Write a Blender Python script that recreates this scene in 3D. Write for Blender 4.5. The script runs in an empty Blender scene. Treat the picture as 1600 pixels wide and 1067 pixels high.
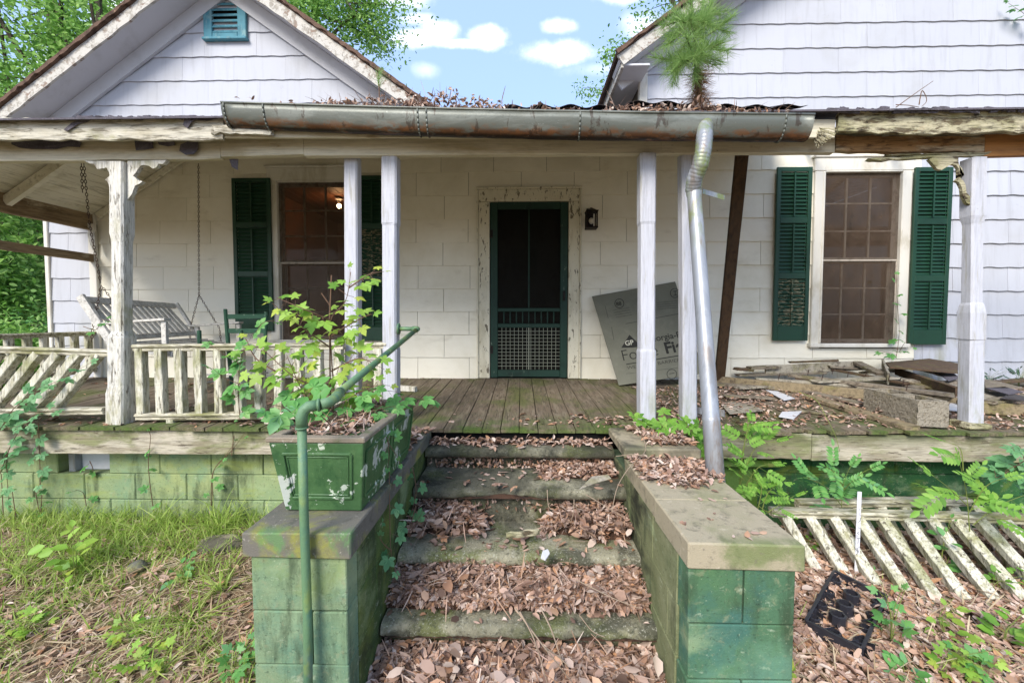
import bpy, math, random
import numpy as np
from mathutils import Vector, Matrix, noise
rad = math.radians
random.seed(7); RNG = np.random.default_rng(11)
SC = bpy.context.scene
# ------------------------------------------------------------ camera
EYE = 1.6; YAW = 1.34; PITCH = 2.4
cam_d = bpy.data.cameras.new('camera'); cam = bpy.data.objects.new('camera', cam_d)
SC.collection.objects.link(cam); SC.camera = cam
cam_d.lens = 14.4; cam_d.sensor_width = 36; cam_d.shift_y = -0.00606
cam_d.clip_start = 0.05; cam_d.clip_end = 2000
cam.location = (0, 0, EYE); cam.rotation_euler = (rad(90 - PITCH), 0, rad(YAW))
# ------------------------------------------------------------ world, sun, exposure
SUN_EL, SUN_AZ = 38, 207          # azimuth clockwise from +Y: behind the camera, to the left
w = bpy.data.worlds.new('World'); SC.world = w; w.use_nodes = True
wn = w.node_tree.nodes; wl = w.node_tree.links; wn.clear()
def wnode(t, **k):
    n = wn.new(t)
    for a, b in k.items(): setattr(n, a, b)
    return n
def wm(op, a, b=None, c=None):
    n = wnode('ShaderNodeMath', operation=op)
    for i, v in enumerate((a, b, c)):
        if v is None: continue
        if isinstance(v, (int, float)): n.inputs[i].default_value = v
        else: wl.new(v, n.inputs[i])
    return n.outputs[0]
sky = wnode('ShaderNodeTexSky', sky_type='NISHITA', sun_disc=False)
sky.sun_elevation = rad(SUN_EL); sky.sun_rotation = rad(SUN_AZ); sky.air_density = 1.0; sky.dust_density = 1.6; sky.ozone_density = 1.2
bg = wnode('ShaderNodeBackground'); bg.inputs[1].default_value = 0.095
tc = wnode('ShaderNodeTexCoord'); sp = wnode('ShaderNodeSeparateXYZ'); wl.new(tc.outputs['Generated'], sp.inputs[0])
yy = wm('MAXIMUM', sp.outputs[1], 0.02)
uu = wm('DIVIDE', sp.outputs[0], yy); vv = wm('DIVIDE', sp.outputs[2], yy)
nz = wnode('ShaderNodeTexNoise'); nz.inputs['Scale'].default_value = 11; nz.inputs['Detail'].default_value = 7; nz.inputs['Roughness'].default_value = .62
wl.new(tc.outputs['Generated'], nz.inputs['Vector'])
nf = wm('MULTIPLY_ADD', nz.outputs[0], 1.9, -0.95)
tot = None
for px, py, a, b, s in [(632,6,64,20,.8),(668,72,58,15,.9),(694,62,30,18,1),(757,70,32,17,1),(725,79,60,9,.9),(872,56,27,12,.8),(884,96,66,19,.85),
                        (960,12,44,15,.6),(652,42,30,9,.4),(1000,60,34,26,.5),(940,120,60,14,.25),(668,118,22,14,.3),(200,20,90,40,.9),(90,110,80,50,.8)]:
    du = wm('DIVIDE', wm('SUBTRACT', uu, (px-815)/640), a/640); dv = wm('DIVIDE', wm('SUBTRACT', vv, (497-py)/640), b/640)
    d = wm('SQRT', wm('ADD', wm('MULTIPLY', du, du), wm('MULTIPLY', dv, dv)))
    m = wm('SUBTRACT', wm('ADD', 1.0, wm('MULTIPLY', nf, 1.25)), d)
    mr = wnode('ShaderNodeMapRange', interpolation_type='SMOOTHSTEP'); wl.new(m, mr.inputs[0]); mr.inputs[1].default_value = -.3; mr.inputs[2].default_value = 1.0
    mm = wm('MULTIPLY', mr.outputs[0], s)
    tot = mm if tot is None else wm('MAXIMUM', tot, mm)
mx = wnode('ShaderNodeMix', data_type='RGBA'); wl.new(tot, mx.inputs[0])
hz = wnode('ShaderNodeMix', data_type='RGBA', blend_type='MIX'); hz.inputs[0].default_value = .55
wl.new(sky.outputs[0], hz.inputs[6]); hz.inputs[7].default_value = (3.0, 4.25, 6.9, 1)
wl.new(hz.outputs[2], mx.inputs[6]); mx.inputs[7].default_value = (9.2, 9.2, 9.4, 1)
wo = wnode('ShaderNodeOutputWorld'); wl.new(mx.outputs[2], bg.inputs[0]); wl.new(bg.outputs[0], wo.inputs[0])
sd = bpy.data.lights.new('sun', 'SUN'); sd.energy = 1.8; sd.angle = rad(28); sd.color = (1, .95, .88)
so = bpy.data.objects.new('sun', sd); SC.collection.objects.link(so)
_az, _el = rad(SUN_AZ), rad(SUN_EL)
sv = Vector((math.sin(_az)*math.cos(_el), math.cos(_az)*math.cos(_el), math.sin(_el)))
so.rotation_euler = sv.to_track_quat('Z', 'Y').to_euler(); so.location = sv*30
SC.view_settings.view_transform = 'Standard'; SC.view_settings.look = 'None'; SC.view_settings.exposure = 1.42; SC.view_settings.gamma = 1
SC.cycles.max_bounces = 8; SC.cycles.transparent_max_bounces = 16; SC.cycles.use_denoising = True

# ------------------------------------------------------------ helpers
_R = cam.rotation_euler.to_matrix()
def ray(px, py): return _R @ Vector(((px-800)/640, -(py-523.8)/640, -1))
def at(px, py, Y):
    d = ray(px, py); return Vector((0, 0, EYE)) + d*(Y/d.y)
def atz(px, py, z):
    d = ray(px, py); return Vector((0, 0, EYE)) + d*((z-EYE)/d.z)
def lin(h):
    h = h.lstrip('#'); v = [int(h[i:i+2], 16)/255 for i in (0, 2, 4)]
    return tuple(x/12.92 if x <= .04045 else ((x+.055)/1.055)**2.4 for x in v) + (1,)
def C(c): return lin(c) if isinstance(c, str) else tuple(c) + (1,) if len(c) == 3 else c

class NT:
    def __init__(s, name):
        s.m = bpy.data.materials.new(name); s.m.use_nodes = True; s.t = s.m.node_tree; s.t.nodes.clear()
        s.out = s.n('ShaderNodeOutputMaterial'); s.tc = s.n('ShaderNodeTexCoord')
    def n(s, t, **k):
        x = s.t.nodes.new(t)
        for a, b in k.items(): setattr(x, a, b)
        return x
    def l(s, a, b): s.t.links.new(a, b)
    def put(s, inp, v):
        if isinstance(v, (int, float, tuple)): inp.default_value = v
        else: s.l(v, inp)
    def math(s, op, a, b=0):
        x = s.n('ShaderNodeMath', operation=op); s.put(x.inputs[0], a); s.put(x.inputs[1], b); return x.outputs[0]
    def mix(s, f, a, b, bt='MIX'):
        x = s.n('ShaderNodeMix', data_type='RGBA', blend_type=bt); s.put(x.inputs[0], f); s.put(x.inputs[6], a); s.put(x.inputs[7], b); return x.outputs[2]
    def noise(s, scale, detail=5, rough=.6, off=0, dist=0):
        sc = (scale,)*3 if isinstance(scale, (int, float)) else scale
        mp = s.n('ShaderNodeMapping'); mp.inputs['Scale'].default_value = sc; mp.inputs['Location'].default_value = (off, off*.7, off*1.3)
        s.l(s.tc.outputs['Object'], mp.inputs[0])
        x = s.n('ShaderNodeTexNoise'); x.inputs['Scale'].default_value = 1; x.inputs['Detail'].default_value = detail; x.inputs['Roughness'].default_value = rough
        x.inputs['Distortion'].default_value = dist
        s.l(mp.outputs[0], x.inputs['Vector']); return x.outputs[0]
    def rng(s, v, lo, hi, a=0, b=1, smooth=True):
        x = s.n('ShaderNodeMapRange', interpolation_type='SMOOTHSTEP' if smooth else 'LINEAR')
        s.put(x.inputs[0], v); x.inputs[1].default_value = lo; x.inputs[2].default_value = hi; x.inputs[3].default_value = a; x.inputs[4].default_value = b
        return x.outputs[0]

def mk(name, base, layers=(), rough=.85, bump=(60, .25), island=0.0, metal=0, spec=.3, grain=None, edge=None):
    """layers: (colour, scale, lo, hi, amount[, mask]) ; mask=('x'|'y'|'z', v0, v1) rises from v0 to v1"""
    t = NT(name); col = C(base)
    if island:
        g = t.n('ShaderNodeNewGeometry'); hs = t.n('ShaderNodeHueSaturation')
        t.put(hs.inputs['Value'], t.rng(g.outputs['Random Per Island'], 0, 1, 1-island, 1+island, False)); hs.inputs['Color'].default_value = col; col = hs.outputs[0]
    hb = None
    for i, L in enumerate(layers):
        c, sc, lo, hi, amt = L[:5]
        f = t.math('MULTIPLY', t.rng(t.noise(sc, 7, .65, off=i*3.7+1, dist=.3), lo, hi), amt)
        if len(L) > 5 and L[5]:
            ax, v0, v1 = L[5][:3]
            if ax == 'A': src = t.n('ShaderNodeAttribute', attribute_name='band').outputs['Fac']
            else:
                s = t.n('ShaderNodeSeparateXYZ'); t.l(t.tc.outputs['Object'], s.inputs[0]); src = s.outputs['xyz'.index(ax)]
            f = t.math('MULTIPLY', f, t.rng(src, min(v0, v1), max(v0, v1), 0 if v0 < v1 else 1, 1 if v0 < v1 else 0))
        col = t.mix(f, col, C(c))
        if len(L) > 6: hb = t.math('SUBTRACT', hb if hb is not None else 0.0, t.math('MULTIPLY', f, L[6]))
    if grain:
        gs, ga = grain
        col = t.mix(t.rng(t.noise(gs, 5, .7, off=9), .42, .68, 0, ga), col, (0.03, .026, .02, 1))
    p = t.n('ShaderNodeBsdfPrincipled'); t.put(p.inputs['Base Color'], col)
    p.inputs['Roughness'].default_value = rough; p.inputs['Metallic'].default_value = metal; p.inputs['Specular IOR Level'].default_value = spec
    if bump:
        h = t.noise(bump[0], 6, .7, off=5)
        if hb is not None: h = t.math('ADD', h, hb)
        b = t.n('ShaderNodeBump'); b.inputs['Strength'].default_value = bump[1]; b.inputs['Distance'].default_value = bump[2] if len(bump) > 2 else .01
        t.l(h, b.inputs['Height']); t.l(b.outputs[0], p.inputs['Normal'])
    t.l(p.outputs[0], t.out.inputs[0]); return t.m

def mkleaf(name, cols, trans=.35, rough=.6, spec=.3):
    t = NT(name); g = t.n('ShaderNodeNewGeometry'); r = t.n('ShaderNodeValToRGB'); e = r.color_ramp.elements
    while len(e) < len(cols): e.new(.5)
    for i, c in enumerate(cols): e[i].position = i/(len(cols)-1); e[i].color = C(c)
    t.l(g.outputs['Random Per Island'], r.inputs[0])
    col = t.mix(t.rng(t.noise(9, 3), .35, .7, 0, .45), r.outputs[0], t.mix(.5, r.outputs[0], C(cols[0])))
    p = t.n('ShaderNodeBsdfPrincipled'); t.put(p.inputs['Base Color'], col); p.inputs['Roughness'].default_value = rough; p.inputs['Specular IOR Level'].default_value = spec
    if trans:
        q = t.n('ShaderNodeBsdfTranslucent'); t.put(q.inputs[0], t.mix(.5, col, col, 'MIX')); m = t.n('ShaderNodeMixShader'); m.inputs[0].default_value = trans
        t.l(p.outputs[0], m.inputs[1]); t.l(q.outputs[0], m.inputs[2]); t.l(m.outputs[0], t.out.inputs[0])
    else: t.l(p.outputs[0], t.out.inputs[0])
    return t.m

def tag(o, label=None, cat=None, group=None, kind=None):
    if label: o['label'] = label
    if cat: o['category'] = cat
    if group: o['group'] = group
    if kind: o['kind'] = kind
    return o
def thing(name, label, cat, loc=(0, 0, 0), group=None):
    o = bpy.data.objects.new(name, None); SC.collection.objects.link(o); o.location = loc; o.empty_display_size = .1
    return tag(o, label, cat, group)
def link(name, me, parent=None, mats=None):
    o = bpy.data.objects.new(name, me); SC.collection.objects.link(o)
    if parent is not None:
        o.parent = parent
        p = parent; off = Vector((0, 0, 0))
        while p is not None: off += p.location; p = p.parent
        o.location = -off
    for m in (mats if isinstance(mats, (list, tuple)) else [mats]):
        if m: me.materials.append(m)
    return o

class MB:
    def __init__(s): s.v = []; s.f = []; s.mi = []
    def add(s, v, f, mi=0):
        b = len(s.v); s.v += [tuple(p) for p in v]; s.f += [tuple(i+b for i in q) for q in f]; s.mi += [mi]*len(f)
    def hexa(s, c, mi=0):   # 8 corners: bottom 4 (ccw) then top 4
        s.add(c, [(3,2,1,0),(4,5,6,7),(0,1,5,4),(1,2,6,5),(2,3,7,6),(3,0,4,7)], mi)
    def box(s, x0, x1, y0, y1, z0, z1, mi=0):
        s.hexa([(x0,y0,z0),(x1,y0,z0),(x1,y1,z0),(x0,y1,z0),(x0,y0,z1),(x1,y0,z1),(x1,y1,z1),(x0,y1,z1)], mi)
    def bbox(s, x0, x1, y0, y1, z0, z1, b=.006, jit=0, mi=0):
        """bevelled box, irregular corners"""
        J = lambda: random.uniform(-jit, jit)
        v = []; idx = {}
        for ix, x in enumerate((x0, x1)):
            for iy, y in enumerate((y0, y1)):
                for iz, z in enumerate((z0, z1)):
                    sx, sy, sz = (1-2*ix)*b, (1-2*iy)*b, (1-2*iz)*b; j = (J(), J(), J())
                    idx[ix,iy,iz] = len(v)
                    v += [(x+j[0], y+sy+j[1], z+sz+j[2]), (x+sx+j[0], y+j[1], z+sz+j[2]), (x+sx+j[0], y+sy+j[1], z+j[2])]
        f = []
        I = lambda a, b_, c, k: idx[a,b_,c]+k
        for s_ in (0, 1):
            q = [I(s_,0,0,0), I(s_,1,0,0), I(s_,1,1,0), I(s_,0,1,0)]; f.append(q if s_ else q[::-1])
            q = [I(0,s_,0,1), I(1,s_,0,1), I(1,s_,1,1), I(0,s_,1,1)]; f.append(q[::-1] if s_ else q)
            q = [I(0,0,s_,2), I(1,0,s_,2), I(1,1,s_,2), I(0,1,s_,2)]; f.append(q if s_ else q[::-1])
        for a in (0, 1):
            for c in (0, 1):
                f.append([I(a,0,c,0), I(a,1,c,0), I(a,1,c,2), I(a,0,c,2)]); f.append([I(0,a,c,1), I(1,a,c,1), I(1,a,c,2), I(0,a,c,2)])
                f.append([I(a,c,0,0), I(a,c,1,0), I(a,c,1,1), I(a,c,0,1)])
        for a in (0, 1):
            for b_ in (0, 1):
                for c in (0, 1): f.append([I(a,b_,c,0), I(a,b_,c,1), I(a,b_,c,2)])
        s.add(v, f, mi)
    def plank(s, p0, p1, wd, th, up=(0, 0, 1), seg=6, jit=.0015, cham=.003, mi=0, ragged=0.0, edge=0.0, wob=0.0):
        """wd along 'up' direction, th across. ragged: broken ends. edge: eaten top/bottom edges."""
        p0, p1 = Vector(p0), Vector(p1); d = (p1-p0); L = d.length; d.normalize()
        up = Vector(up); up = (up - d*up.dot(d)).normalized(); sd_ = d.cross(up)
        c = min(cham, th*.35, wd*.35); a, b = wd/2, th/2
        pr = [(a-c,-b),(a,-b+c),(a,b-c),(a-c,b),(-a+c,b),(-a,b-c),(-a,-b+c),(-a+c,-b)]
        v = []; n = max(1, seg); sd0 = random.uniform(0, 99)
        for i in range(n+1):
            q = p0 + d*(L*i/n) + up*wob*noise.noise((i*.7+sd0, 3, 1)) + sd_*wob*noise.noise((i*.7+sd0, 9, 4))
            for k, (u, t) in enumerate(pr):
                e = edge*abs(noise.noise((i*.9+sd0, (u > 0)*7.7, .3)))*2 if edge else 0
                r = ragged*random.uniform(0, 1) if i in (0, n) else 0
                v.append(q + up*(u - math.copysign(e, u) + random.uniform(-jit, jit)) + sd_*(t+random.uniform(-jit, jit)) + d*(r if i == 0 else -r))
        f = []
        for i in range(n):
            for k in range(8):
                A = i*8+k; B = i*8+(k+1) % 8; f.append((A, B, B+8, A+8))
        f.append(tuple(range(8))); f.append(tuple(reversed(range(n*8, n*8+8))))
        s.add(v, f, mi)
    def tube(s, pts, r, n=8, mi=0, cap=True, jit=0):
        pts = [Vector(p) for p in pts]; R = r if isinstance(r, (list, tuple)) else [r]*len(pts)
        v = []; prev = None
        for i, p in enumerate(pts):
            d = (pts[min(i+1, len(pts)-1)] - pts[max(i-1, 0)]).normalized()
            if prev is None:
                a = Vector((0, 0, 1)) if abs(d.z) < .9 else Vector((1, 0, 0)); u = d.cross(a).normalized()
            else: u = (prev - d*prev.dot(d)).normalized()
            prev = u; w_ = d.cross(u)
            for k in range(n):
                t = 2*math.pi*k/n; rr = R[i]*(1+random.uniform(-jit, jit)); v.append(p + u*math.cos(t)*rr + w_*math.sin(t)*rr)
        f = [(i*n+k, i*n+(k+1) % n, (i+1)*n+(k+1) % n, (i+1)*n+k) for i in range(len(pts)-1) for k in range(n)]
        if cap: f += [tuple(reversed(range(n))), tuple(range((len(pts)-1)*n, len(pts)*n))]
        s.add(v, f, mi)
    def sphere(s, c, r, n=10, m=6, mi=0, sc=(1, 1, 1)):
        v = [(c[0], c[1], c[2]+r*sc[2])]; f = []
        for i in range(1, m):
            a = math.pi*i/m
            for k in range(n): b = 2*math.pi*k/n; v.append((c[0]+r*sc[0]*math.sin(a)*math.cos(b), c[1]+r*sc[1]*math.sin(a)*math.sin(b), c[2]+r*sc[2]*math.cos(a)))
        v.append((c[0], c[1], c[2]-r*sc[2])); e = len(v)-1
        for k in range(n):
            f.append((0, 1+k, 1+(k+1) % n)); f.append((e, 1+(m-2)*n+(k+1) % n, 1+(m-2)*n+k))
            for i in range(m-2): f.append((1+i*n+k, 1+(i+1)*n+k, 1+(i+1)*n+(k+1) % n, 1+i*n+(k+1) % n))
        s.add(v, f, mi)
    def prism(s, pts, off, mi=0):   # planar polygon (3D pts) extruded by vector off
        n = len(pts); off = Vector(off); pts = [Vector(p) for p in pts]
        f = [tuple(range(n)), tuple(reversed(range(n, 2*n)))] + [(i, i+n, (i+1) % n+n, (i+1) % n) for i in range(n)]
        s.add(pts+[p+off for p in pts], f, mi)
    def build(s, name, mats, parent=None, smooth=False, bevel=0):
        me = bpy.data.meshes.new(name); me.from_pydata(s.v, [], s.f)
        o = link(name, me, parent, mats); me.polygons.foreach_set('material_index', s.mi)
        if smooth: me.polygons.foreach_set('use_smooth', [True]*len(me.polygons))
        me.update()
        if bevel:
            m = o.modifiers.new('bevel', 'BEVEL'); m.width = bevel; m.segments = 2; m.limit_method = 'ANGLE'
        return o

# ---- quads-only scatter of leaf templates
def leaf_t(wd=.42, fold=.12, curl=.1, x0=0.):
    v = [(0,0,0),(.3,-wd/2,fold-curl*.2),(.7,-wd/2*.85,fold*.8-curl*.4),(1,0,-curl),(.7,wd/2*.85,fold*.8-curl*.4),(.3,wd/2,fold-curl*.2)]
    return np.array(v, float), np.array([(0,1,2,3),(0,3,4,5)])
def compound(parts):
    V = []; F = []; b = 0
    for (ang, s, ox, oy, (v, f)) in parts:
        c, n = math.cos(ang), math.sin(ang); u = v*s
        V.append(np.stack([u[:,0]*c-u[:,1]*n+ox, u[:,0]*n+u[:,1]*c+oy, u[:,2]], 1)); F.append(f+b); b += len(v)
    return np.concatenate(V), np.concatenate(F)
def lobed_t():
    V = [(0,0,0)]; F = []
    tips = [(-2.2,.55),(-1.05,.85),(0,1.1),(1.05,.85),(2.2,.55)]
    for a, r in tips:
        b = len(V)
        for da, rr in ((-.5, r*.6), (0, r), (.5, r*.6)): V.append((.12+rr*math.cos(a+da)*.62+.2*(rr > 0), rr*math.sin(a+da)*.62, -.08*rr*rr+.05*(da != 0)))
        F.append((0, b, b+1, b+2))
    V[0] = (.25, 0, 0.02)
    return np.array(V, float), np.array(F)
T_LEAF = leaf_t(.45, .13, .12); T_CURL = leaf_t(.5, .3, .35); T_WIDE = leaf_t(.62, .08, .1); T_NARROW = leaf_t(.3, .06, .2)
T_LOBED = lobed_t()
T_CREEP = compound([(a, s, 0, 0, leaf_t(.58, .07, .16)) for a, s in ((0, 1), (.95, .85), (-.95, .85), (1.9, .66), (-1.9, .66))])
def pinnate(n=5, l=.36, wd=.45):
    P = [(0, l, .98, 0, leaf_t(wd, .05, .1))]
    for i in range(n):
        x = .22+.74*i/n
        for s in (1, -1): P.append((s*1.05, l*(1-.15*abs(i-n/2)/n), x, 0, leaf_t(wd, .05, .12)))
    V, F = compound(P); b = len(V)
    st = np.array([(0,-.008,0),(1,-.005,0),(1,.005,0),(0,.008,0)]); return np.concatenate([V, st]), np.concatenate([F, [[b, b+1, b+2, b+3]]])
T_PINN = pinnate(); T_PINN_S = pinnate(6, .22, .6)
def blade_t(bend=.35, wd=.03, n=3):
    V = []
    for i in range(n+1):
        t = i/n; ww = wd*(1-t*.85); V += [(bend*t*t, -ww, t*(1-.25*bend*t)), (bend*t*t, ww, t*(1-.25*bend*t))]
    return np.array(V, float), np.array([(2*i, 2*i+1, 2*i+3, 2*i+2) for i in range(n)])
T_BLADE = blade_t(); T_STRAW = (np.array([(0,-.02,0),(.5,-.025,.06),(1,-.01,0),(1,.01,0),(.5,.025,.06),(0,.02,0)]), np.array([(0,1,4,5),(1,2,3,4)]))
def eul(h, tx, ty):
    """rotation matrices Rz(h) Ry(ty) Rx(tx), arrays"""
    ch, sh, cx, sx, cy, sy = np.cos(h), np.sin(h), np.cos(tx), np.sin(tx), np.cos(ty), np.sin(ty); N = len(h)
    R = np.zeros((N, 3, 3))
    R[:,0,0]=ch*cy; R[:,0,1]=ch*sy*sx-sh*cx; R[:,0,2]=ch*sy*cx+sh*sx
    R[:,1,0]=sh*cy; R[:,1,1]=sh*sy*sx+ch*cx; R[:,1,2]=sh*sy*cx-ch*sx
    R[:,2,0]=-sy;   R[:,2,1]=cy*sx;          R[:,2,2]=cy*cx
    return R
class Q:
    """collector of instanced quad templates -> one mesh"""
    def __init__(s): s.V = []; s.F = []; s.n = 0
    def put(s, T, P, R, S):
        tv, tf = T; P = np.asarray(P, float); N = len(P)
        if N == 0: return
        S = np.asarray(S, float); S = S[:, None]*np.ones(3) if S.ndim == 1 else S
        v = np.einsum('nij,nkj->nki', R, tv[None]*S[:, None, :]) + P[:, None, :]
        s.V.append(v.reshape(-1, 3)); s.F.append((tf[None]+(np.arange(N)*len(tv))[:, None, None]+s.n).reshape(-1, 4)); s.n += N*len(tv)
    def rand(s, T, P, size, flat=.5, sv=.3, zs=.5, pitch=0.):
        N = len(P); R = eul(RNG.uniform(0, 6.28, N), RNG.normal(0, flat, N), RNG.normal(pitch, flat, N))
        sc = size*RNG.uniform(1-sv, 1+sv, N); S = np.stack([sc, sc*RNG.uniform(.75, 1.2, N), sc*RNG.uniform(-zs, 1.6, N)], 1); s.put(T, P, R, S)
    def one(s, T, p, d, n, size):
        d = Vector(d).normalized(); n = Vector(n); n = (n-d*n.dot(d)).normalized(); y = n.cross(d)
        s.put(T, [p], np.array([[[d.x,y.x,n.x],[d.y,y.y,n.y],[d.z,y.z,n.z]]]), [size])
    def build(s, name, mat, parent=None):
        V = np.concatenate(s.V).astype(np.float32); F = np.concatenate(s.F).astype(np.int32)
        me = bpy.data.meshes.new(name); me.vertices.add(len(V)); me.vertices.foreach_set('co', V.ravel())
        me.loops.add(F.size); me.loops.foreach_set('vertex_index', F.ravel()); me.polygons.add(len(F))
        me.polygons.foreach_set('loop_start', np.arange(0, F.size, 4, dtype=np.int32)); me.update(calc_edges=True)
        return link(name, me, parent, mat)
# ------------------------------------------------------------ materials
GRIME = '#6b6350'; MOSS = '#5d6a2a'; MOSSD = '#3c4a1e'; WOODG = '#8d8272'
m_siding = mk('white shingle siding', '#b6b8be', [('#a09f9a', 1.3, .5, .8, .45), ('#a3a4a8', (16, 16, 1.2), .48, .7, .5), ('#8b8794', (5, 5, 5), .66, .76, .5), ('#7d7a3e', (3, 3, 1.2), .45, .65, .75, ('z', 1.75, .95)), ('#5d5846', 22, .68, .8, .5)], .75, (130, .12), island=.035)
m_porchwall = mk('cream porch siding', '#e8e3d2', [('#beb494', .9, .42, .75, .45), ('#8c8062', (2, 2, 5), .55, .8, .4), ('#6d644c', 30, .7, .8, .6), ('#a89a74', 2, .4, .7, .2, ('z', 2.6, 3.5))], .8, (120, .15), island=.035)
m_trim = mk('white painted trim', '#d4d0c4', [('#a3997f', (5, 5, 2), .5, .72, .6), ('#756a55', (24, 24, 5), .66, .78, .6)], .6, (70, .15))
m_white = mk('fresh white paint', '#bcbdc3', [('#a5a296', (8, 8, 3), .52, .75, .5), ('#8a8f5a', (9, 9, 3), .46, .66, .65, ('z', 1.35, .8)), ('#9a957f', (30, 30, 3), .54, .66, .5), ('#6d5540', 34, .68, .76, .7), ('#8d8672', (5, 5, 1.5), .56, .72, .45)], .55, (60, .25), grain=((80, 80, 4), .22))
m_peel = mk('peeling white paint on wood', '#d6d2c6', [('#a39b86', (26, 26, 5), .54, .62, .6, None, .4), ('#8b8748', (7, 7, 3), .5, .68, .6), ('#5a5040', (60, 60, 8), .58, .64, .8, None, .8)], .85, (60, .5), grain=((120, 120, 6), .4))
m_peelx = mk('peeling white beam paint', '#c6c0ae', [('#b3a98d', 2.2, .45, .7, .7), ('#7e7664', (4, 30, 30), .52, .6, .8, None, .4), ('#8b8748', (3, 8, 8), .52, .68, .5), ('#4f4538', (9, 50, 50), .58, .66, .8, None, .8)], .85, (60, .4), grain=((6, 90, 90), .45))
m_beam = mk('cream porch beam paint', '#d0c8b0', [('#a89668', (1.6, 4, 4), .45, .7, .65), ('#8a6a44', (3, 9, 9), .6, .74, .55), ('#5c4a34', (20, 40, 40), .68, .76, .7)], .7, (50, .2), grain=((4, 70, 70), .25))
m_rot = mk('rotten mossy fascia wood', '#bab294', [('#8a8858', (3, 5, 5), .42, .6, .7), ('#5a4c38', (6, 24, 24), .5, .6, .9, None, .6), ('#a97f4c', (3, 9, 9), .6, .68, .8), ('#2c2620', (9, 30, 30), .6, .68, .9, None, .9)], .9, (50, .8), grain=((7, 90, 90), .6))
m_rotb = mk('rotten brown board', '#a8845a', [('#c9b99a', (2, 8, 8), .5, .62, .8), ('#5b3d24', (5, 20, 20), .5, .66, .85), ('#2a1f17', (12, 40, 40), .62, .7, .9, None, .6)], .9, (50, .6), grain=((5, 80, 80), .6))
m_newwood = mk('new pine board', '#ad7a45', [('#7d4d26', (2.5, 14, 14), .48, .7, .7), ('#5a3216', 9, .68, .76, .8)], .7, (60, .2), grain=((3, 60, 60), .3))
m_rail = mk('weathered railing paint', '#d3cebb', [('#9a9474', (34, 34, 6), .5, .62, .7, None, .3), ('#7f8042', (5, 5, 4), .46, .66, .7), ('#4c4434', (50, 50, 8), .56, .64, .8, None, .6)], .9, (80, .5), grain=((100, 100, 9), .5))
m_railx = mk('weathered rail top paint', '#cdc6b0', [('#8a8464', (5, 30, 30), .46, .6, .8, None, .3), ('#7b7c3e', (4, 6, 6), .46, .66, .7), ('#4c4434', (8, 50, 50), .56, .64, .8, None, .6)], .9, (80, .5), grain=((9, 100, 100), .5))
m_deck = mk('mossy porch floor boards', '#6e6150', [('#8b7f6c', (30, 3, 30), .45, .62, .6), ('#575f2c', (2.4, 1.6, 2.4), .44, .62, .75), ('#4c6326', (4, 4, 4), .42, .6, .8, ('y', 3.35, 2.85)), ('#39301f', (50, 6, 50), .56, .66, .7)], .9, (60, .4), island=.16, grain=((70, 6, 70), .5))
m_deckside = mk('weathered porch skirt board', '#b9b09c', [('#757a48', (2.2, 3, 6), .44, .6, .8), ('#8b806b', (3, 30, 26), .46, .6, .7), ('#4f5a2c', 3, .40, .55, .9, ('z', .66, .82)), ('#4d4333', (8, 40, 50), .57, .66, .8)], .9, (60, .4), grain=((6, 80, 80), .4))
def block(name, base, l2, l3, extra=()):
    return mk(name, base, [(l2, 2.1, .42, .66, .75), (l3, 3.3, .48, .64, .65), ('#98a880', (3, 3, 5), .52, .72, .5), ('#b9c2a6', (14, 14, 26), .60, .70, .45), ('#2f3a26', (7, 7, 1.6), .50, .68, .7), ('#8a8c6c', 24, .56, .68, .45), ('#1f2b1c', 70, .56, .7, .5), ('#b9c2a0', 110, .6, .72, .4), *extra], .9, (110, .55, .006), island=.07)
m_blkL = block('faded green block', '#6e8666', '#8a9670', '#5a806c', [('#7a8a3a', 1.7, .5, .66, .5)])
m_blkF = block('faded green foundation block', '#83946c', '#9aa26c', '#6d8c70', [('#8a7d58', 1.1, .55, .7, .7), ('#8f9a4a', (2, 2, 8), .5, .68, .5)])
m_blkR = block('dark green block', '#47684c', '#56794c', '#3c6660', [('#6c9478', 1.9, .5, .68, .5)])
m_blkRin = block('mossy grey green block side toned for light', '#767a56', '#8c8e6c', '#54603c', [('#1d1f18', (4, 2.2, 4), .40, .6, .9, ('y', 1.75, 2.1))])  # pale base puts the lit inner face into the colour; darker towards the back
m_blkLin = block('mossy block side toned for shade', '#4c6232', '#36442a', '#6f7a38', [('#22261c', (3, 3, 6), .5, .66, .7)])  # moss, plus the shade of the inner face put into a darker base
m_found2 = block('green foundation board', '#29562f', '#356532', '#214a30', [('#6c7c2c', (3, 3, 5), .5, .64, .6)])
m_mortar = mk('green grey mortar', '#50614a', [('#2d3a28', 9, .4, .7, .6)], .95, (120, .4))
m_capL = mk('concrete cap slab', '#6c685e', [('#8f9038', 3, .46, .6, .8), ('#4a4a40', 16, .52, .66, .6), ('#55584f', 2.4, .45, .62, .7), ('#5b8a4c', (6, 3, 4), .5, .6, .6, ('y', 1.55, 1.47)), ('#b3aca0', 60, .6, .72, .6)], .9, (160, .6, .005))
m_capR = mk('pale concrete cap slab', '#a3987f', [('#7d8058', 3, .46, .66, .6), ('#5f5b4a', 14, .52, .68, .6), ('#c0b49c', 30, .58, .7, .5), ('#39392f', 2.2, .40, .56, .85, ('y', 2.1, 2.5)), ('#6a7646', (5, 3, 5), .46, .6, .75, ('y', 1.56, 1.47)), ('#6f685a', 40, .58, .7, .6)], .9, (160, .6, .005))
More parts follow.
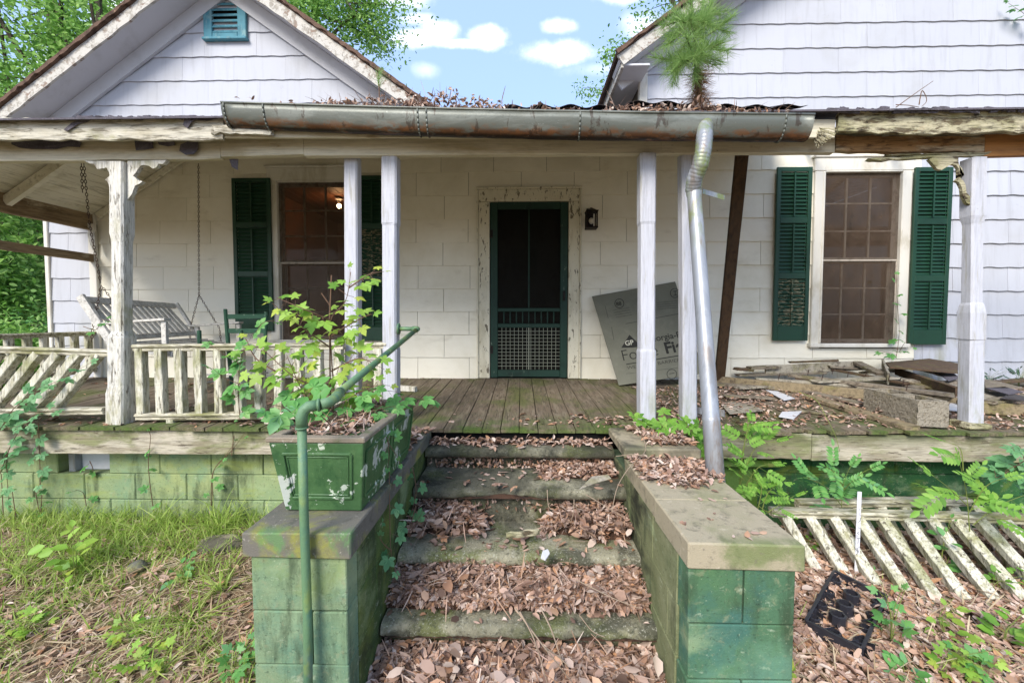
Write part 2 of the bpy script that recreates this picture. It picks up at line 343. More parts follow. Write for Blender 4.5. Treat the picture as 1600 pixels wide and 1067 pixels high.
m_step = mk('mossy concrete step', '#a09b82', [('#66702f', 3.4, .44, .62, .75), ('#3d3f33', 6, .50, .64, .75), ('#3a3c30', 45, .52, .66, .6), ('#c4c2b0', 95, .54, .66, .7), ('#2c2d24', 120, .56, .68, .6), ('#25281f', 1.6, .5, .66, .5), ('#2b2c25', (4, 4, 4), .32, .55, .7, ('y', 2.15, 2.4))], .92, (120, 1., .012))
m_green = mk('dark green shutter paint', '#173c28', [('#0c2c1b', (5, 5, 3), .5, .7, .6), ('#6f8a72', (16, 16, 60), .68, .76, .5)], .45, (60, .12), spec=.4)
m_greenworn = mk('worn green shutter paint', '#1b3d2b', [('#8f8468', (20, 20, 60), .48, .6, .85)], .7, (60, .2))
m_door = mk('screen door green paint', '#1d382d', [('#101f18', 4, .5, .7, .6), ('#8a9684', (30, 30, 8), .64, .72, .6)], .6, (60, .2))
m_doortrim = mk('flaking door trim paint', '#d2ccb6', [('#a39a7c', (6, 6, 2), .5, .7, .5), ('#4a4130', (26, 26, 9), .59, .62, .85, None, 1.), ('#5d5138', (60, 60, 20), .62, .66, .9)], .75, (60, .3))
m_teal = mk('teal vent paint', '#4f8795', [('#8aa5a2', (20, 20, 6), .5, .66, .6), ('#2e5a68', 6, .5, .7, .6)], .7, (60, .2))
m_wallback = mk('dark gap behind siding', '#6a6458', (), .9, None)
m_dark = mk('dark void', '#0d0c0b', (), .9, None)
m_room = mk('brown interior boards', '#6b4530', [('#3a2418', 2, .4, .7, .6)], .6, (20, .2))
m_planter = mk('green planter paint peeling', '#41633a', [('#52784a', 3, .45, .65, .6), ('#5c7a4c', (30, 30, 30), .55, .7, .5), ('#1d4425', (9, 9, 5), .5, .66, .6), ('#c3cbb8', 13, .60, .615, .9, None, -.5), ('#b4bab0', (5.5, 5.5, 4), .60, .612, .95, None, -.5)], .5, (40, .3), spec=.4)
m_plrim = mk('planter rim concrete', '#8b7f6d', [('#5d6a3a', 7, .5, .66, .6), ('#c9c2b4', 40, .6, .7, .6)], .9, (120, .5))
m_pipe = mk('chipped green pipe', '#5c7d5a', [('#7d8f4a', (9, 9, 5), .46, .62, .75), ('#3f6f64', 8, .5, .64, .6), ('#b9bdb0', (20, 20, 9), .66, .7, .8), ('#8a8f9a', 6, .52, .6, .8, ('z', .42, .15))], .55, (60, .3), spec=.5)
m_gutter = mk('galvanised gutter steel', '#63665d', [('#878a81', (2, 8, 8), .45, .62, .6), ('#66675c', (9, 6, 6), .5, .66, .5), ('#5f3c22', (5, 16, 16), .38, .52, .95, ('A', .30, .44)), ('#7d5230', (14, 20, 20), .48, .6, .8, ('A', .2, .42)), ('#20150f', (7, 20, 20), .38, .50, .95, ('A', .44, .56)), ('#3a2a1e', (16, 16, 5), .58, .64, .7), ('#c9cbc4', 70, .66, .72, .5)], .45, (50, .15), metal=.25, spec=.5)
m_galv = mk('galvanised downspout', '#94979b', [('#adb0b2', (8, 8, 2), .45, .65, .6), ('#7d6850', (11, 11, 1.4), .5, .64, .6), ('#75787a', (6, 6, 2), .5, .66, .6), ('#7c8a3a', (9, 9, 4), .42, .58, .8, ('z', 1.9, 2.4)), ('#5a3620', (7, 7, 3), .62, .7, .8, ('z', 2.1, 2.5))], .42, (40, .15), metal=.3, spec=.4)
m_tin = mk('rusty roof tin', '#4b4644', [('#2c2522', 6, .45, .65, .8), ('#6a5a50', 14, .6, .7, .6)], .7, (60, .3), metal=.2)
m_asph = mk('grey asphalt shingle scrap', '#5f5a60', [('#8a8588', 120, .55, .65, .6), ('#3a3634', 9, .5, .7, .7)], .95, (200, .7))
m_roofshing = mk('brown roof shingle edge', '#6a5446', [('#3d3028', 14, .45, .65, .8), ('#a98a70', (30, 30, 30), .62, .7, .6)], .95, (120, .6))
m_soffit = mk('white soffit paint', '#c9c9cb', [('#96938c', 2.5, .48, .75, .45), ('#6f675a', 26, .68, .78, .5)], .7, (40, .1))
m_rakeb = mk('weathered rake board', '#c2beb4', [('#7d6352', (11, 11, 11), .55, .62, .8, None, .5), ('#8d8578', (20, 20, 20), .5, .6, .7), ('#2f2620', 12, .62, .68, .8)], .85, (60, .4))
m_ceil = mk('white beadboard ceiling', '#dedac9', [('#8f8a74', (20, 3, 20), .5, .66, .6), ('#b5ac8a', 2, .45, .7, .5)], .75, (60, .2), island=.05)
m_brownbeam = mk('weathered end beam', '#9a866a', [('#6d5840', (9, 2, 9), .45, .65, .7), ('#c6bba2', (6, 3, 6), .58, .7, .6)], .85, (60, .3), grain=((70, 5, 70), .5))
m_plankb = mk('brown leaning plank', '#4d3926', [('#2e2117', (30, 30, 3), .45, .65, .7)], .8, (60, .3), grain=((80, 80, 6), .5))
m_swing = mk('grey weathered swing wood', '#cdc9c0', [('#8d877d', (14, 14, 14), .5, .68, .5), ('#c9c6be', 9, .55, .7, .5)], .85, (60, .3), grain=((40, 40, 40), .4))
m_chain = mk('rusty chain', '#4a3830', (), .6, None, metal=.5)
m_greenchair = mk('chipped green chair paint', '#365a45', [('#8d9a86', 20, .58, .66, .7), ('#4a3a2c', 14, .62, .7, .7)], .7, (60, .3))
m_sheath = mk('grey green sheathing board', '#6c6b5c', [('#565547', 2, .4, .7, .5), ('#7d7b6c', 9, .5, .7, .3)], .6, (60, .1))
m_ink = mk('dark printed ink', '#26251f', (), .7, None)
m_inkpale = mk('pale printed ink', '#b9b6a4', (), .7, None)
m_boards = [mk('fallen board wood '+str(i), c, [('#6e6a3a', (6, 6, 6), .5, .66, .6), ('#4c4036', (20, 20, 20), .5, .64, .7), ('#b3a88f', 9, .6, .7, .4)], .9, (60, .4), grain=((40, 40, 40), .4)) for i, c in enumerate(('#8c7d62', '#857a6a', '#5f4c3a', '#a39b8a'))]
m_cinder = mk('rough cinder block', '#9c9382', [('#5f5440', 60, .5, .62, .7), ('#c4b698', 90, .6, .68, .7), ('#7d7444', 5, .5, .66, .5)], .95, (140, 1., .012))
m_black = mk('black plant tray plastic', '#2b2b31', [('#4b4440', 20, .64, .74, .5)], .28, None, spec=.5)
m_stake = mk('painted marker stake', '#d3d3d6', [('#8d8a92', 30, .55, .65, .6)], .7, None)
m_lamp = mk('black lantern metal', '#191715', [('#4a3426', 30, .5, .65, .7)], .6, (90, .3), metal=.3)
m_bark = mk('tree bark', '#5f5448', [('#3a332b', (14, 14, 3), .42, .62, .8), ('#76785a', 3, .5, .7, .5)], .95, (30, .7, .03))
m_stem = mk('brown woody stem', '#6b5240', (), .8, None)
m_gstem = mk('green stem', '#6f7a3c', (), .7, None)
m_soil = mk('forest soil', '#8a745c', [('#55422f', 3, .4, .66, .7), ('#a08465', 14, .5, .7, .6), ('#6b7a38', 1.1, .5, .66, .6)], .97, (50, .8, .03))
m_mound = mk('leaf mould', '#5c4333', [('#2e2119', 14, .4, .62, .8)], .97, (40, .9, .02))
m_litter = mkleaf('dead leaf brown', ['#55443a', '#92725f', '#b0917e', '#c2a492', '#75594a', '#d6bfae', '#8a6a58', '#bf906a', '#b69c8b', '#e2cfbe', '#a6887a', '#c8a487', '#65503f'], .12, .7)
m_litterg = mkleaf('dry leaf ground', ['#7c6252', '#b29280', '#d0b4a2', '#967868', '#c8a58c', '#e4d2c2', '#a08270', '#bf9068', '#c0a592'], .1, .75)
m_straw = mkleaf('dry straw', ['#ac9878', '#d2c09e', '#c0a688', '#a4886c', '#decfb0'], .25, .8)
m_grass = mkleaf('fresh grass', ['#7d9c3a', '#a6c058', '#bccf6e', '#90ae4c', '#d0d888', '#6c8c38'], .45, .55)
m_maple = mkleaf('maple sapling leaf', ['#6b9a3a', '#9cc452', '#b8d466', '#88b44a', '#c4cc58', '#7aa644'], .45, .45)
m_creep = mkleaf('creeper leaf', ['#558c46', '#74aa5c', '#5f9a50', '#8cba68', '#6ba070'], .35, .45)
m_pinn = mkleaf('bright compound leaf', ['#6a9a3c', '#88b84c', '#78a844', '#9cc45c', '#5c8c38'], .45, .5)
m_bluish = mkleaf('bluish creeper leaf', ['#5f9160', '#74a36a', '#558656', '#86b074'], .3, .5)
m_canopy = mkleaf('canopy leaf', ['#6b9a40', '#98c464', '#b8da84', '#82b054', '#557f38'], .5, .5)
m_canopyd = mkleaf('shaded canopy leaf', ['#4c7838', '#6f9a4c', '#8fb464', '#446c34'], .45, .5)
m_ivy = mkleaf('ivy leaf', ['#1f4028', '#2f5a38', '#274c30'], .2, .4)
m_needle = mkleaf('pine needle', ['#7d9f50', '#98b868', '#678c44', '#adc67c'], .4, .5)
m_needled = mkleaf('dead pine needle', ['#7a5a3e', '#8d6a4a', '#5f4836'], .1, .8)

# ------------------------------------------------------------ key measures
YW = 4.81                        # house wall
def zd(Y): return .82 + (Y-2.84)*.0355   # porch floor height
def groundz(x, y):
    z = 0.0 + .05*noise.noise((x*.8, y*.8, 2.)) + .015*noise.noise((x*4, y*4, 5.))
    if x < -1: z += -.10*max(0, min(1, (2.6-y)/1.5)) + .05*max(0, min(1, (y-2.2)/.7))
    if x > 1: z += .03 - .05*max(0, min(1, (2.4-y)/1.2))
    return z
# ground: one sheet out to the horizon
xs = sorted(set([round(v, 3) for v in np.concatenate([np.linspace(-7, 7, 141), [-400, -150, -60, -30, -15, -10, 10, 15, 30, 60, 150, 400]])]))
ys = sorted(set([round(v, 3) for v in np.concatenate([np.linspace(-1, 5, 81), [-400, -100, -30, -8, -3, 7, 10, 15, 30, 60, 150, 600]])]))
g = MB(); V = []; F = []
for j, y in enumerate(ys):
    for i, x in enumerate(xs):
        V.append((x, y, groundz(x, y) if abs(x) < 8 and -1.5 < y < 5.5 else -.02)); n = len(xs)
        if i and j: F.append(((j-1)*n+i-1, (j-1)*n+i, j*n+i, j*n+i-1))
g.add(V, F); tag(g.build('ground', m_soil, smooth=True), kind='structure')

# ------------------------------------------------------------ HOUSE
house = thing('house', 'white shingle sided house with two gables behind the porch', 'house', (0, YW, 0))
def clip(poly, a, b, c):        # keep a*x+b*z<=c
    out = []
    for i in range(len(poly)):
        p, q = poly[i], poly[(i+1) % len(poly)]; dp = a*p[0]+b*p[1]-c; dq = a*q[0]+b*q[1]-c
        if dp <= 0: out.append(p)
        if dp*dq < 0: t = dp/(dp-dq); out.append((p[0]+(q[0]-p[0])*t, p[1]+(q[1]-p[1])*t))
    return out
def subtract(rects, h):
    out = []
    for (x0, x1, z0, z1) in rects:
        a0, a1, b0, b1 = max(x0, h[0]), min(x1, h[1]), max(z0, h[2]), min(z1, h[3])
        if a0 >= a1 or b0 >= b1: out.append((x0, x1, z0, z1)); continue
        for r in ((x0, a0, z0, z1), (a1, x1, z0, z1), (a0, a1, z0, b0), (a0, a1, b1, z1)):
            if r[1]-r[0] > 1e-4 and r[3]-r[2] > 1e-4: out.append(r)
    return out
def siding(mb, x0, x1, z0, z1, holes=(), lines=(), course=.268, wid=.61, wave=.0, proud=.010, off=0, phase=0, gap=.002):
    k = 0; z = z0
    while z < z1:
        zt = min(z+course, z1); o = (k % 2)*wid/2+off + random.uniform(-.02, .02); xa = x0 - ((x0-o) % wid); 
        while xa < x1:
            a, b = max(xa+gap, x0), min(xa+wid-gap, x1)
            if b-a > .01:
                rs = [(a, b, z, zt)]
                for h in holes: rs = subtract(rs, h)
                for r in rs:
                    nb = max(2, int((r[1]-r[0])/.05)); lo = r[2] <= z+1e-6
                    bot = [(r[0]+(r[1]-r[0])*i/nb, r[2] + (wave*(math.sin(phase+(r[0]+(r[1]-r[0])*i/nb)*2*math.pi/.21)+.5*math.sin(k+(r[0]+(r[1]-r[0])*i/nb)*11)) if lo else 0)) for i in range(nb+1)]
                    poly = bot + [(r[1], r[3]+(.004 if r[3] >= zt-1e-6 else 0)), (r[0], r[3]+(.004 if r[3] >= zt-1e-6 else 0))]
                    for L in lines: poly = clip(poly, *L) if len(poly) > 2 else []
                    if len(poly) < 3: continue
                    j = random.uniform(0, .0015)
                    fr = [(x, YW - .004 - j - proud*max(0, 1-(zz-z)/course), zz) for x, zz in poly]
                    mb.prism(fr, (0, .012, 0))
            xa += wid
        z += course; k += 1
# openings (X0,X1,Z0,Z1)
def rc(x0, y0, x1, y1, Y=YW): a = at(x0, y1, Y); b = at(x1, y0, Y); return [a.x, b.x, a.z, b.z]
WIN_L = rc(440, 284, 545, 530); WIN_R = rc(1276, 269, 1407, 536); DOOR = rc(766, 316, 888, 590); DOOR[2] = zd(YW)
grow = lambda r, a: (r[0]-a, r[1]+a, r[2]-a, r[3]+a)
holes = [tuple(WIN_L), tuple(WIN_R), tuple(DOOR)]
XL, XR, XC = -5.66, 7.5, -5.08
_a, _l, _r = at(354, -24, YW-.02), at(80, 183, YW-.02), at(592, 150, YW-.02)
LGX, LGZ = _a.x, _a.z; SL = ((_a.z-_l.z)/(_a.x-_l.x)+(_a.z-_r.z)/(_r.x-_a.x))/2
_e = at(972, 97, YW-.36); RX0, RZ0 = _e.x+.30, _e.z+.30*SL               # right wing corner and eave height
mb = MB(); siding(mb, XC, 4.5, zd(YW)-.02, 3.55, [grow(h, .06) for h in holes], proud=.013, wave=.0014, gap=.0022); mb.build('porch_wall_siding', m_porchwall, house)
mb = MB(); siding(mb, 4.502, XR, .3, 3.55, [grow(h, .06) for h in holes], wave=.0038, proud=.018); mb.build('wall_siding', m_siding, house); mb = MB(); siding(mb, XL, XC-.002, .2, 3.55, wave=.003, proud=.014, off=.1); mb.build('wall_siding', m_siding, house)
mb = MB(); siding(mb, XL, -1.2, 3.552, 6, (), [(-SL, 1, LGZ-SL*LGX), (SL, 1, LGZ+SL*LGX)], course=.268, wave=.0032, proud=.014, gap=.0009); mb.build('gable_siding', m_siding, house)
mb = MB(); siding(mb, RX0, XR, 3.55, 9, (), [(-SL, 1, RZ0-SL*RX0)], course=.268, wave=.0032, proud=.014, off=.2, gap=.0009); mb.build('gable_siding', m_siding, house)
# wall backing (solid) with the openings left out
mb = MB(); rs = [(XL, XR, 0, 3.9)]
for h in holes: rs = subtract(rs, h)
for r in rs: mb.box(r[0], r[1], YW+.012, YW+.14, r[2], r[3])
mb.prism([(XL+.01, YW+.013, 3.9), (-1.2, YW+.013, 3.9), (LGX, YW+.013, LGZ-.02)], (0, .12, 0)); mb.prism([(RX0+.01, YW+.013, 3.9), (XR, YW+.013, 3.9), (XR, YW+.013, RZ0+SL*(XR-RX0)-.02), (RX0+.01, YW+.013, RZ0-.02)], (0, .12, 0))
mb.box(XL, XL+.12, YW+.15, 12, 0, 3.85); mb.box(RX0+.01, RX0+.12, YW+.14, 12, 3.0, RZ0-.02)
mb.build('wall', m_wallback, house)
# low roof of the middle part, behind the porch roof, back wall
mb = MB(); mb.hexa([(-1.3, YW+.2, 3.75), (RX0, YW+.2, 3.75), (RX0, 8.5, 3.9), (-1.3, 8.5, 3.9), (-1.3, YW+.2, 3.8), (RX0, YW+.2, 3.8), (RX0, 8.5, 3.98), (-1.3, 8.5, 3.98)]); mb.build('roof', m_tin, house)
# rooms behind the openings
mb = MB()
for r, d in ((WIN_L, 3.2), (WIN_R, 2.5), (DOOR, 2.5)):
    mb = MB()
    x0, x1, z0, z1 = r[0]-.75, r[1]+.75, max(.85, r[2]-.4), min(3.45, r[3]+.28)
    if r is DOOR: x0, x1 = r[0]-.3, r[1]+.3
    y0, y1 = YW+.16, YW+d
    for f in ([(x0,y1,z0),(x1,y1,z0),(x1,y1,z1),(x0,y1,z1)], [(x0,y0,z0),(x0,y1,z0),(x0,y1,z1),(x0,y0,z1)], [(x1,y0,z0),(x1,y1,z0),(x1,y1,z1),(x1,y0,z1)], [(x0,y0,z0),(x1,y0,z0),(x1,y1,z0),(x0,y1,z0)]):
        mb.add(f, [(0,1,2,3)])
    k = 0; xx = x0
    while xx < x1-.01: mb.box(xx, min(xx+.066, x1), y0, y1, z1+.004*(k % 2), z1+.02+.004*(k % 2)); xx += .07; k += 1
    mb.box(x0, x1, y0, y1, z1+.03, z1+.04); mb.build('interior_room', m_room, house)
# ---- roofs of the gables
def slab(mb, p, q, y0, y1, t0, t1, mi=0, ext=0):
    """slab following the slope from p to q (x,z), between y0 and y1, offset t0..t1 above the slope line"""
    d = Vector((q[0]-p[0], q[1]-p[1])).normalized(); n = Vector((-d.y, d.x)); n = n if n.y > 0 else -n
    a = [(p[0]+n.x*t0, y0, p[1]+n.y*t0), (q[0]+n.x*t0, y0, q[1]+n.y*t0), (q[0]+n.x*t0, y1, q[1]+n.y*t0), (p[0]+n.x*t0, y1, p[1]+n.y*t0)]
    b = [(x+n.x*(t1-t0), y, z+n.y*(t1-t0)) for x, y, z in a]; mb.hexa(a+b, mi)
def rag(mb, p, q, y, t0, t1, th, n=26, am=.02, mi=0):
    p, q = Vector((p[0], y, p[1])), Vector((q[0], y, q[1])); d = (q-p).normalized(); nn = Vector((-d.z, 0, d.x)); nn = nn if nn.z > 0 else -nn
    V = []; 
    for i in range(n+1):
        c = p+(q-p)*i/n; a = abs(noise.noise((i*.8+p.x, y*5+p.z, .5)))*am*2; b = noise.noise((i*.6, p.x*3, 7.))*am*.6
        V += [c+nn*(t0+a), c+nn*(t1+b), c+nn*(t1+b)+Vector((0, th, 0)), c+nn*(t0+a)+Vector((0, th, 0))]
    F = [(i*4+k, i*4+(k+1) % 4, i*4+4+(k+1) % 4, i*4+4+k) for i in range(n) for k in range(4)]+[(0,1,2,3), (n*4+3, n*4+2, n*4+1, n*4)]
    mb.add(V, F, mi)
OV = .36
def gable_roof(p, q, yf, extra=None):
    s = MB(); slab(s, p, q, yf+.03, YW-.012, .015, .05); s.build('soffit', m_soffit, house)
    s = MB(); rag(s, p, q, yf, -.035, .085, .026, am=.012); s.build('rake_board', m_rakeb, house)
    s = MB(); slab(s, p, q, yf-.01, 12, .09, .115); rag(s, p, q, yf-.035, .085, .13, .03, n=70, am=.02); s.build('roof_shingles', m_roofshing, house)
    s = MB(); slab(s, p, q, YW-.055, YW-.02, -.14, .012); s.build('frieze_board', m_soffit, house)
ap = (LGX, LGZ); gable_roof((LGX-2.75, LGZ-SL*2.75), ap, YW-OV); gable_roof(ap, (LGX+2.5, LGZ-SL*2.5), YW-OV)
ev = (RX0-.30, RZ0-.30*SL); gable_roof(ev, (6.2, RZ0+SL*(6.2-RX0)), YW-OV)
# eave return of the right wing running back
s = MB(); s.box(ev[0], ev[0]+.03, YW-OV+.03, 11.9, ev[1]-.04, ev[1]+.10); s.build('eave_board', m_rakeb, house)
s = MB(); s.hexa([(ev[0]+.03, YW-OV+.03, ev[1]-.02), (RX0, YW-OV+.03, ev[1]-.02), (RX0, 11.9, ev[1]-.02), (ev[0]+.03, 11.9, ev[1]-.02), (ev[0]+.03, YW-OV+.03, ev[1]), (RX0, YW-OV+.03, ev[1]), (RX0, 11.9, ev[1]), (ev[0]+.03, 11.9, ev[1])]); s.build('soffit', m_soffit, house)
s = MB(); s.bbox(RX0-.02, RX0+.07, YW-.03, YW+.05, 3.4, ev[1]+.1); s.build('corner_board', m_trim, house); s = MB(); s.bbox(XC-.045, XC+.045, YW-.05, YW-.014, zd(YW), 3.2); s.build('corner_board', m_trim, house); s = MB(); s.bbox(XL-.02, XL+.03, YW-.035, YW+.1, .3, 3.6); s.build('corner_board', m_trim, house)
# gable vent
v0 = rc(323, -12, 387, 66); s = MB(); Yv = YW-.05
s.bbox(v0[0], v0[0]+.10, Yv, YW-.01, v0[2], v0[3]); s.bbox(v0[1]-.10, v0[1], Yv, YW-.01, v0[2], v0[3]); s.bbox(v0[0]+.1, v0[1]-.1, Yv+.003, YW-.01, v0[2]+.02, v0[2]+.07); s.bbox(v0[0]-.01, v0[1]+.01, Yv-.02, YW-.01, v0[2]-.012, v0[2]+.018)
vent = s.build('gable_vent', m_teal, house); vent['label'] = 'teal painted louvred gable vent'
s = MB()
for i in range(9):
    z = v0[2]+.10+i*.062; s.hexa([(v0[0]+.1, Yv+.005, z-.022), (v0[1]-.1, Yv+.005, z-.022), (v0[1]-.1, Yv+.01, z-.03), (v0[0]+.1, Yv+.01, z-.03), (v0[0]+.1, Yv+.03, z+.014), (v0[1]-.1, Yv+.03, z+.014), (v0[1]-.1, Yv+.036, z+.006), (v0[0]+.1, Yv+.036, z+.006)])
s.build('louver', m_teal, vent)
s = MB(); s.box(v0[0]+.1, v0[1]-.1, YW-.012, YW-.006, v0[2]+.07, v0[3]); s.build('vent_backing', m_dark, vent)

# ---- windows
def screen_mat(name, col, a):
    t = NT(name); d = t.n('ShaderNodeBsdfDiffuse'); tr = t.n('ShaderNodeBsdfTransparent'); mx = t.n('ShaderNodeMixShader')
    c = t.mix(t.rng(t.noise((9, 9, 5), 7, .7), .54, .74, 0, .6), C(col), C('#8a7f70') if a < .5 else C('#2c2b26')); t.put(d.inputs[0], c)
    t.put(mx.inputs[0], t.rng(t.noise((7, 7, 5), 7, .7, off=2), .45, .75, a, min(1, a+.35))); t.l(tr.outputs[0], mx.inputs[1]); t.l(d.outputs[0], mx.inputs[2]); t.l(mx.outputs[0], t.out.inputs[0]); return t.m
def glass_mat(name):
    t = NT(name); gl = t.n('ShaderNodeBsdfGlossy'); gl.inputs['Roughness'].default_value = .05; tr = t.n('ShaderNodeBsdfTransparent'); tr.inputs[0].default_value = (.8, .76, .7, 1)
    mx = t.n('ShaderNodeMixShader'); fr = t.n('ShaderNodeFresnel'); t.l(fr.outputs[0], mx.inputs[0]); t.l(tr.outputs[0], mx.inputs[1]); t.l(gl.outputs[0], mx.inputs[2]); t.l(mx.outputs[0], t.out.inputs[0]); return t.m
m_glass = glass_mat('old window glass'); m_screen = screen_mat('dusty insect screen', '#54463a', .6); m_dscreen = screen_mat('dark door screen', '#1f1e1b', .72)
m_munt = mk('dirty muntin paint', '#ada496', [('#5d5548', 20, .5, .7, .6)], .8, None)
def window(r, name='window', cols=3, label=None):
    x0, x1, z0, z1 = r; t = .10; zm = z0+(z1-z0)*.485
    s = MB(); Y = YW-.045
    s.bbox(x0-t, x0, Y, YW+.02, z0-.06, z1+.005); s.bbox(x1, x1+t, Y, YW+.02, z0-.06, z1+.005); s.bbox(x0-t-.01, x1+t+.01, Y-.004, YW+.02, z1+.005, z1+.15)
    s.bbox(x0-t-.03, x1+t+.03, Y-.02, YW+.01, z1+.15, z1+.175)
    s.bbox(x0-.012, x0+.012, Y-.008, YW+.1, z0, z1); s.bbox(x1-.012, x1+.012, Y-.008, YW+.1, z0, z1); s.bbox(x0+.013, x1-.013, Y-.007, YW+.1, z1-.012, z1+.004)
    w_ = s.build(name, m_trim, house)
    if label: w_['label'] = label
    s = MB(); s.bbox(x0-t-.02, x1+t+.02, Y-.035, YW+.1, z0-.045, z0-.002); s.build('sill', m_trim, w_)
    s = MB(); ys_ = YW+.03
    for (a, b, yy_) in ((zm, z1, YW+.02), (z0, zm+.03, YW+.055)):
        s.bbox(x0+.013, x0+.055, yy_, yy_+.03, a, b-.012); s.bbox(x1-.055, x1-.013, yy_, yy_+.03, a, b-.012); s.bbox(x0+.056, x1-.056, yy_, yy_+.03, b-.05, b-.012); s.bbox(x0+.056, x1-.056, yy_, yy_+.03, a, a+.045)
        for i in range(1, cols):
            xc = x0+.04+(x1-x0-.08)*i/cols; s.box(xc-.009, xc+.009, yy_+.004, yy_+.026, a+.045, b-.05)
        for i in range(1, 3 if a == zm else 3):
            zc = a+.03+(b-a-.06)*i/3; s.box(x0+.056, x1-.056, yy_+.006, yy_+.024, zc-.008, zc+.008)
    s.build('sash', m_munt, w_)
    s = MB(); s.box(x0+.05, x1-.05, YW+.034, YW+.037, zm, z1-.03); s.box(x0+.05, x1-.05, YW+.069, YW+.072, z0+.03, zm); s.build('pane', m_glass, w_)
    s = MB(); s.add([(x0+.013, YW-.012, z0), (x1-.013, YW-.012, z0), (x1-.013, YW-.012, z1-.012), (x0+.013, YW-.012, z1-.012)], [(0,1,2,3)]); s.build('insect_screen', m_screen, w_)
    s = MB(); s.bbox(x0+.014, x1-.014, YW-.022, YW-.014, zm-.006, zm+.016); s.bbox(x0+.014, x0+.03, YW-.022, YW-.014, z0, zm-.007); s.bbox(x1-.03, x1-.014, YW-.022, YW-.014, z0, zm-.007); s.build('screen_frame', m_munt, w_)
    return w_
window(WIN_L, label='left double hung window with a lit bulb inside'); window(WIN_R, label='right double hung window with a dusty screen')
def shutter(px0, px1, py0, py1, lab, worn=None, rz=0):
    r = rc(px0, py0, px1, py1, YW-.05); x0, x1, z0, z1 = r; Y0, Y1 = YW-.075, YW-.048; s = MB(); st = .045
    s.bbox(x0, x0+st, Y0, Y1, z0, z1, .003); s.bbox(x1-st, x1, Y0, Y1, z0, z1, .003); H = z1-z0
    rails = [(0, .085), (.36, .395), (.68, .715), (.975, 1)]
    for a, b in rails: s.bbox(x0+st, x1-st, Y0+.001, Y1, z0+H*a, z0+H*b, .003)
    o = s.build('shutter', m_green, house); o['label'] = lab
    for k in range(3):
        s = MB(); a = z0+H*rails[k][1]; b = z0+H*rails[k+1][0]; n = int((b-a)/.040)
        for i in range(n):
            z = a+(b-a)*(i+.5)/n; s.hexa([(x0+st, Y0+.004, z-.017), (x1-st, Y0+.004, z-.017), (x1-st, Y0+.009, z-.021), (x0+st, Y0+.009, z-.021), (x0+st, Y1-.006, z+.010), (x1-st, Y1-.006, z+.010), (x1-st, Y1-.002, z+.006), (x0+st, Y1-.002, z+.006)])
        s.box((x0+x1)/2-.008, (x0+x1)/2+.008, Y0-.008, Y0+.003, a+.01, b-.01)
        s.box(x0+st, x1-st, Y1+.001, Y1+.004, a, b)
        s.build('louver_panel', m_greenworn if worn == k else m_green, o)
shutter(370, 423, 279, 517, 'shutter left of the window behind the swing'); shutter(562, 604, 275, 532, 'shutter right of the left window', worn=1)
shutter(1206, 1268, 262, 532, 'shutter left of the right window, worn at its foot', worn=0); shutter(1417, 1487, 262, 538, 'shutter right of the right window')
# ---- door
x0, x1, z0, z1 = DOOR; s = MB(); Y = YW-.04
s.bbox(x0-.13, x0-.002, Y, YW+.1, z0+.005, z1); s.bbox(x1+.002, x1+.13, Y, YW+.1, z0+.005, z1); s.bbox(x0-.13, x1+.13, Y-.004, YW+.1, z1+.002, z1+.14); s.bbox(x0-.15, x1+.15, Y-.02, YW+.02, z1+.14, z1+.165)
s.bbox(x0-.15, x0-.131, Y-.012, YW, z0+.005, z1+.138); s.bbox(x1+.131, x1+.15, Y-.012, YW, z0+.005, z1+.138)
s.build('door_frame', m_doortrim, house)
s = MB(); s.bbox(x0+.01, x1-.01, YW+.03, YW+.07, z0+.01, z1-.01)
dr = s.build('front_door', mk('dark inner door', '#1b1613', (), .6, None), house)
s = MB(); s.box(x0+.25, x0+.55, YW+.022, YW+.029, z0+1.2, z0+1.52); s.build('door_pane', mk('dark door glass', '#0b0b0c', (), .7, None), dr)
s = MB(); a, b = x0+.006, x1-.006; Y0, Y1 = YW-.03, YW+.0; zz = lambda py: at(820, py, YW).z
s.bbox(a, a+.085, Y0, Y1, z0+.012, z1-.006); s.bbox(b-.085, b, Y0, Y1, z0+.012, z1-.006)
for p, q in ((316, 328), (481, 487), (505, 512), (577, 589)): s.bbox(a+.085, b-.085, Y0+.001, Y1, zz(q)+(.005 if q == 589 else 0), zz(p)-.004)
s.box((a+b)/2-.008, (a+b)/2+.008, Y0+.004, Y1-.004, zz(481), zz(328)); sdoor = s.build('screen_door', m_door, house); sdoor['label'] = 'green wooden screen door with spindles over a wire grid'
s = MB(); n = 10
for i in range(1, n): xc = a+.085+(b-a-.17)*i/n; s.tube([(xc, YW-.016, zz(505)), (xc, YW-.016, zz(496)), (xc, YW-.016, zz(487))], [.006, .010, .006], 6)
s.build('spindles', m_door, sdoor)
s = MB()
for i in range(1, 15): xc = a+.085+(b-a-.17)*i/15; s.box(xc-.0022, xc+.0022, YW-.026, YW-.022, zz(577), zz(512))
for i in range(1, 12): zc = zz(577)+(zz(512)-zz(577))*i/12; s.box(a+.085, b-.085, YW-.021, YW-.017, zc-.0022, zc+.0022)
s.box((a+b)/2-.005, (a+b)/2+.005, YW-.029, YW-.016, zz(577), zz(512))
s.build('wire_grid', mk('grey grid wire', '#8b8f7f', (), .6, None, metal=.3), sdoor)
s = MB(); s.add([(a+.05, YW-.012, z0+.05), (b-.05, YW-.012, z0+.05), (b-.05, YW-.012, z1-.04), (a+.05, YW-.012, z1-.04)], [(0,1,2,3)]); s.build('insect_screen', m_dscreen, sdoor)
s = MB(); s.bbox(b-.055, b-.03, Y0-.03, Y0, zz(470), zz(455), .004); s.build('handle', m_lamp, sdoor)
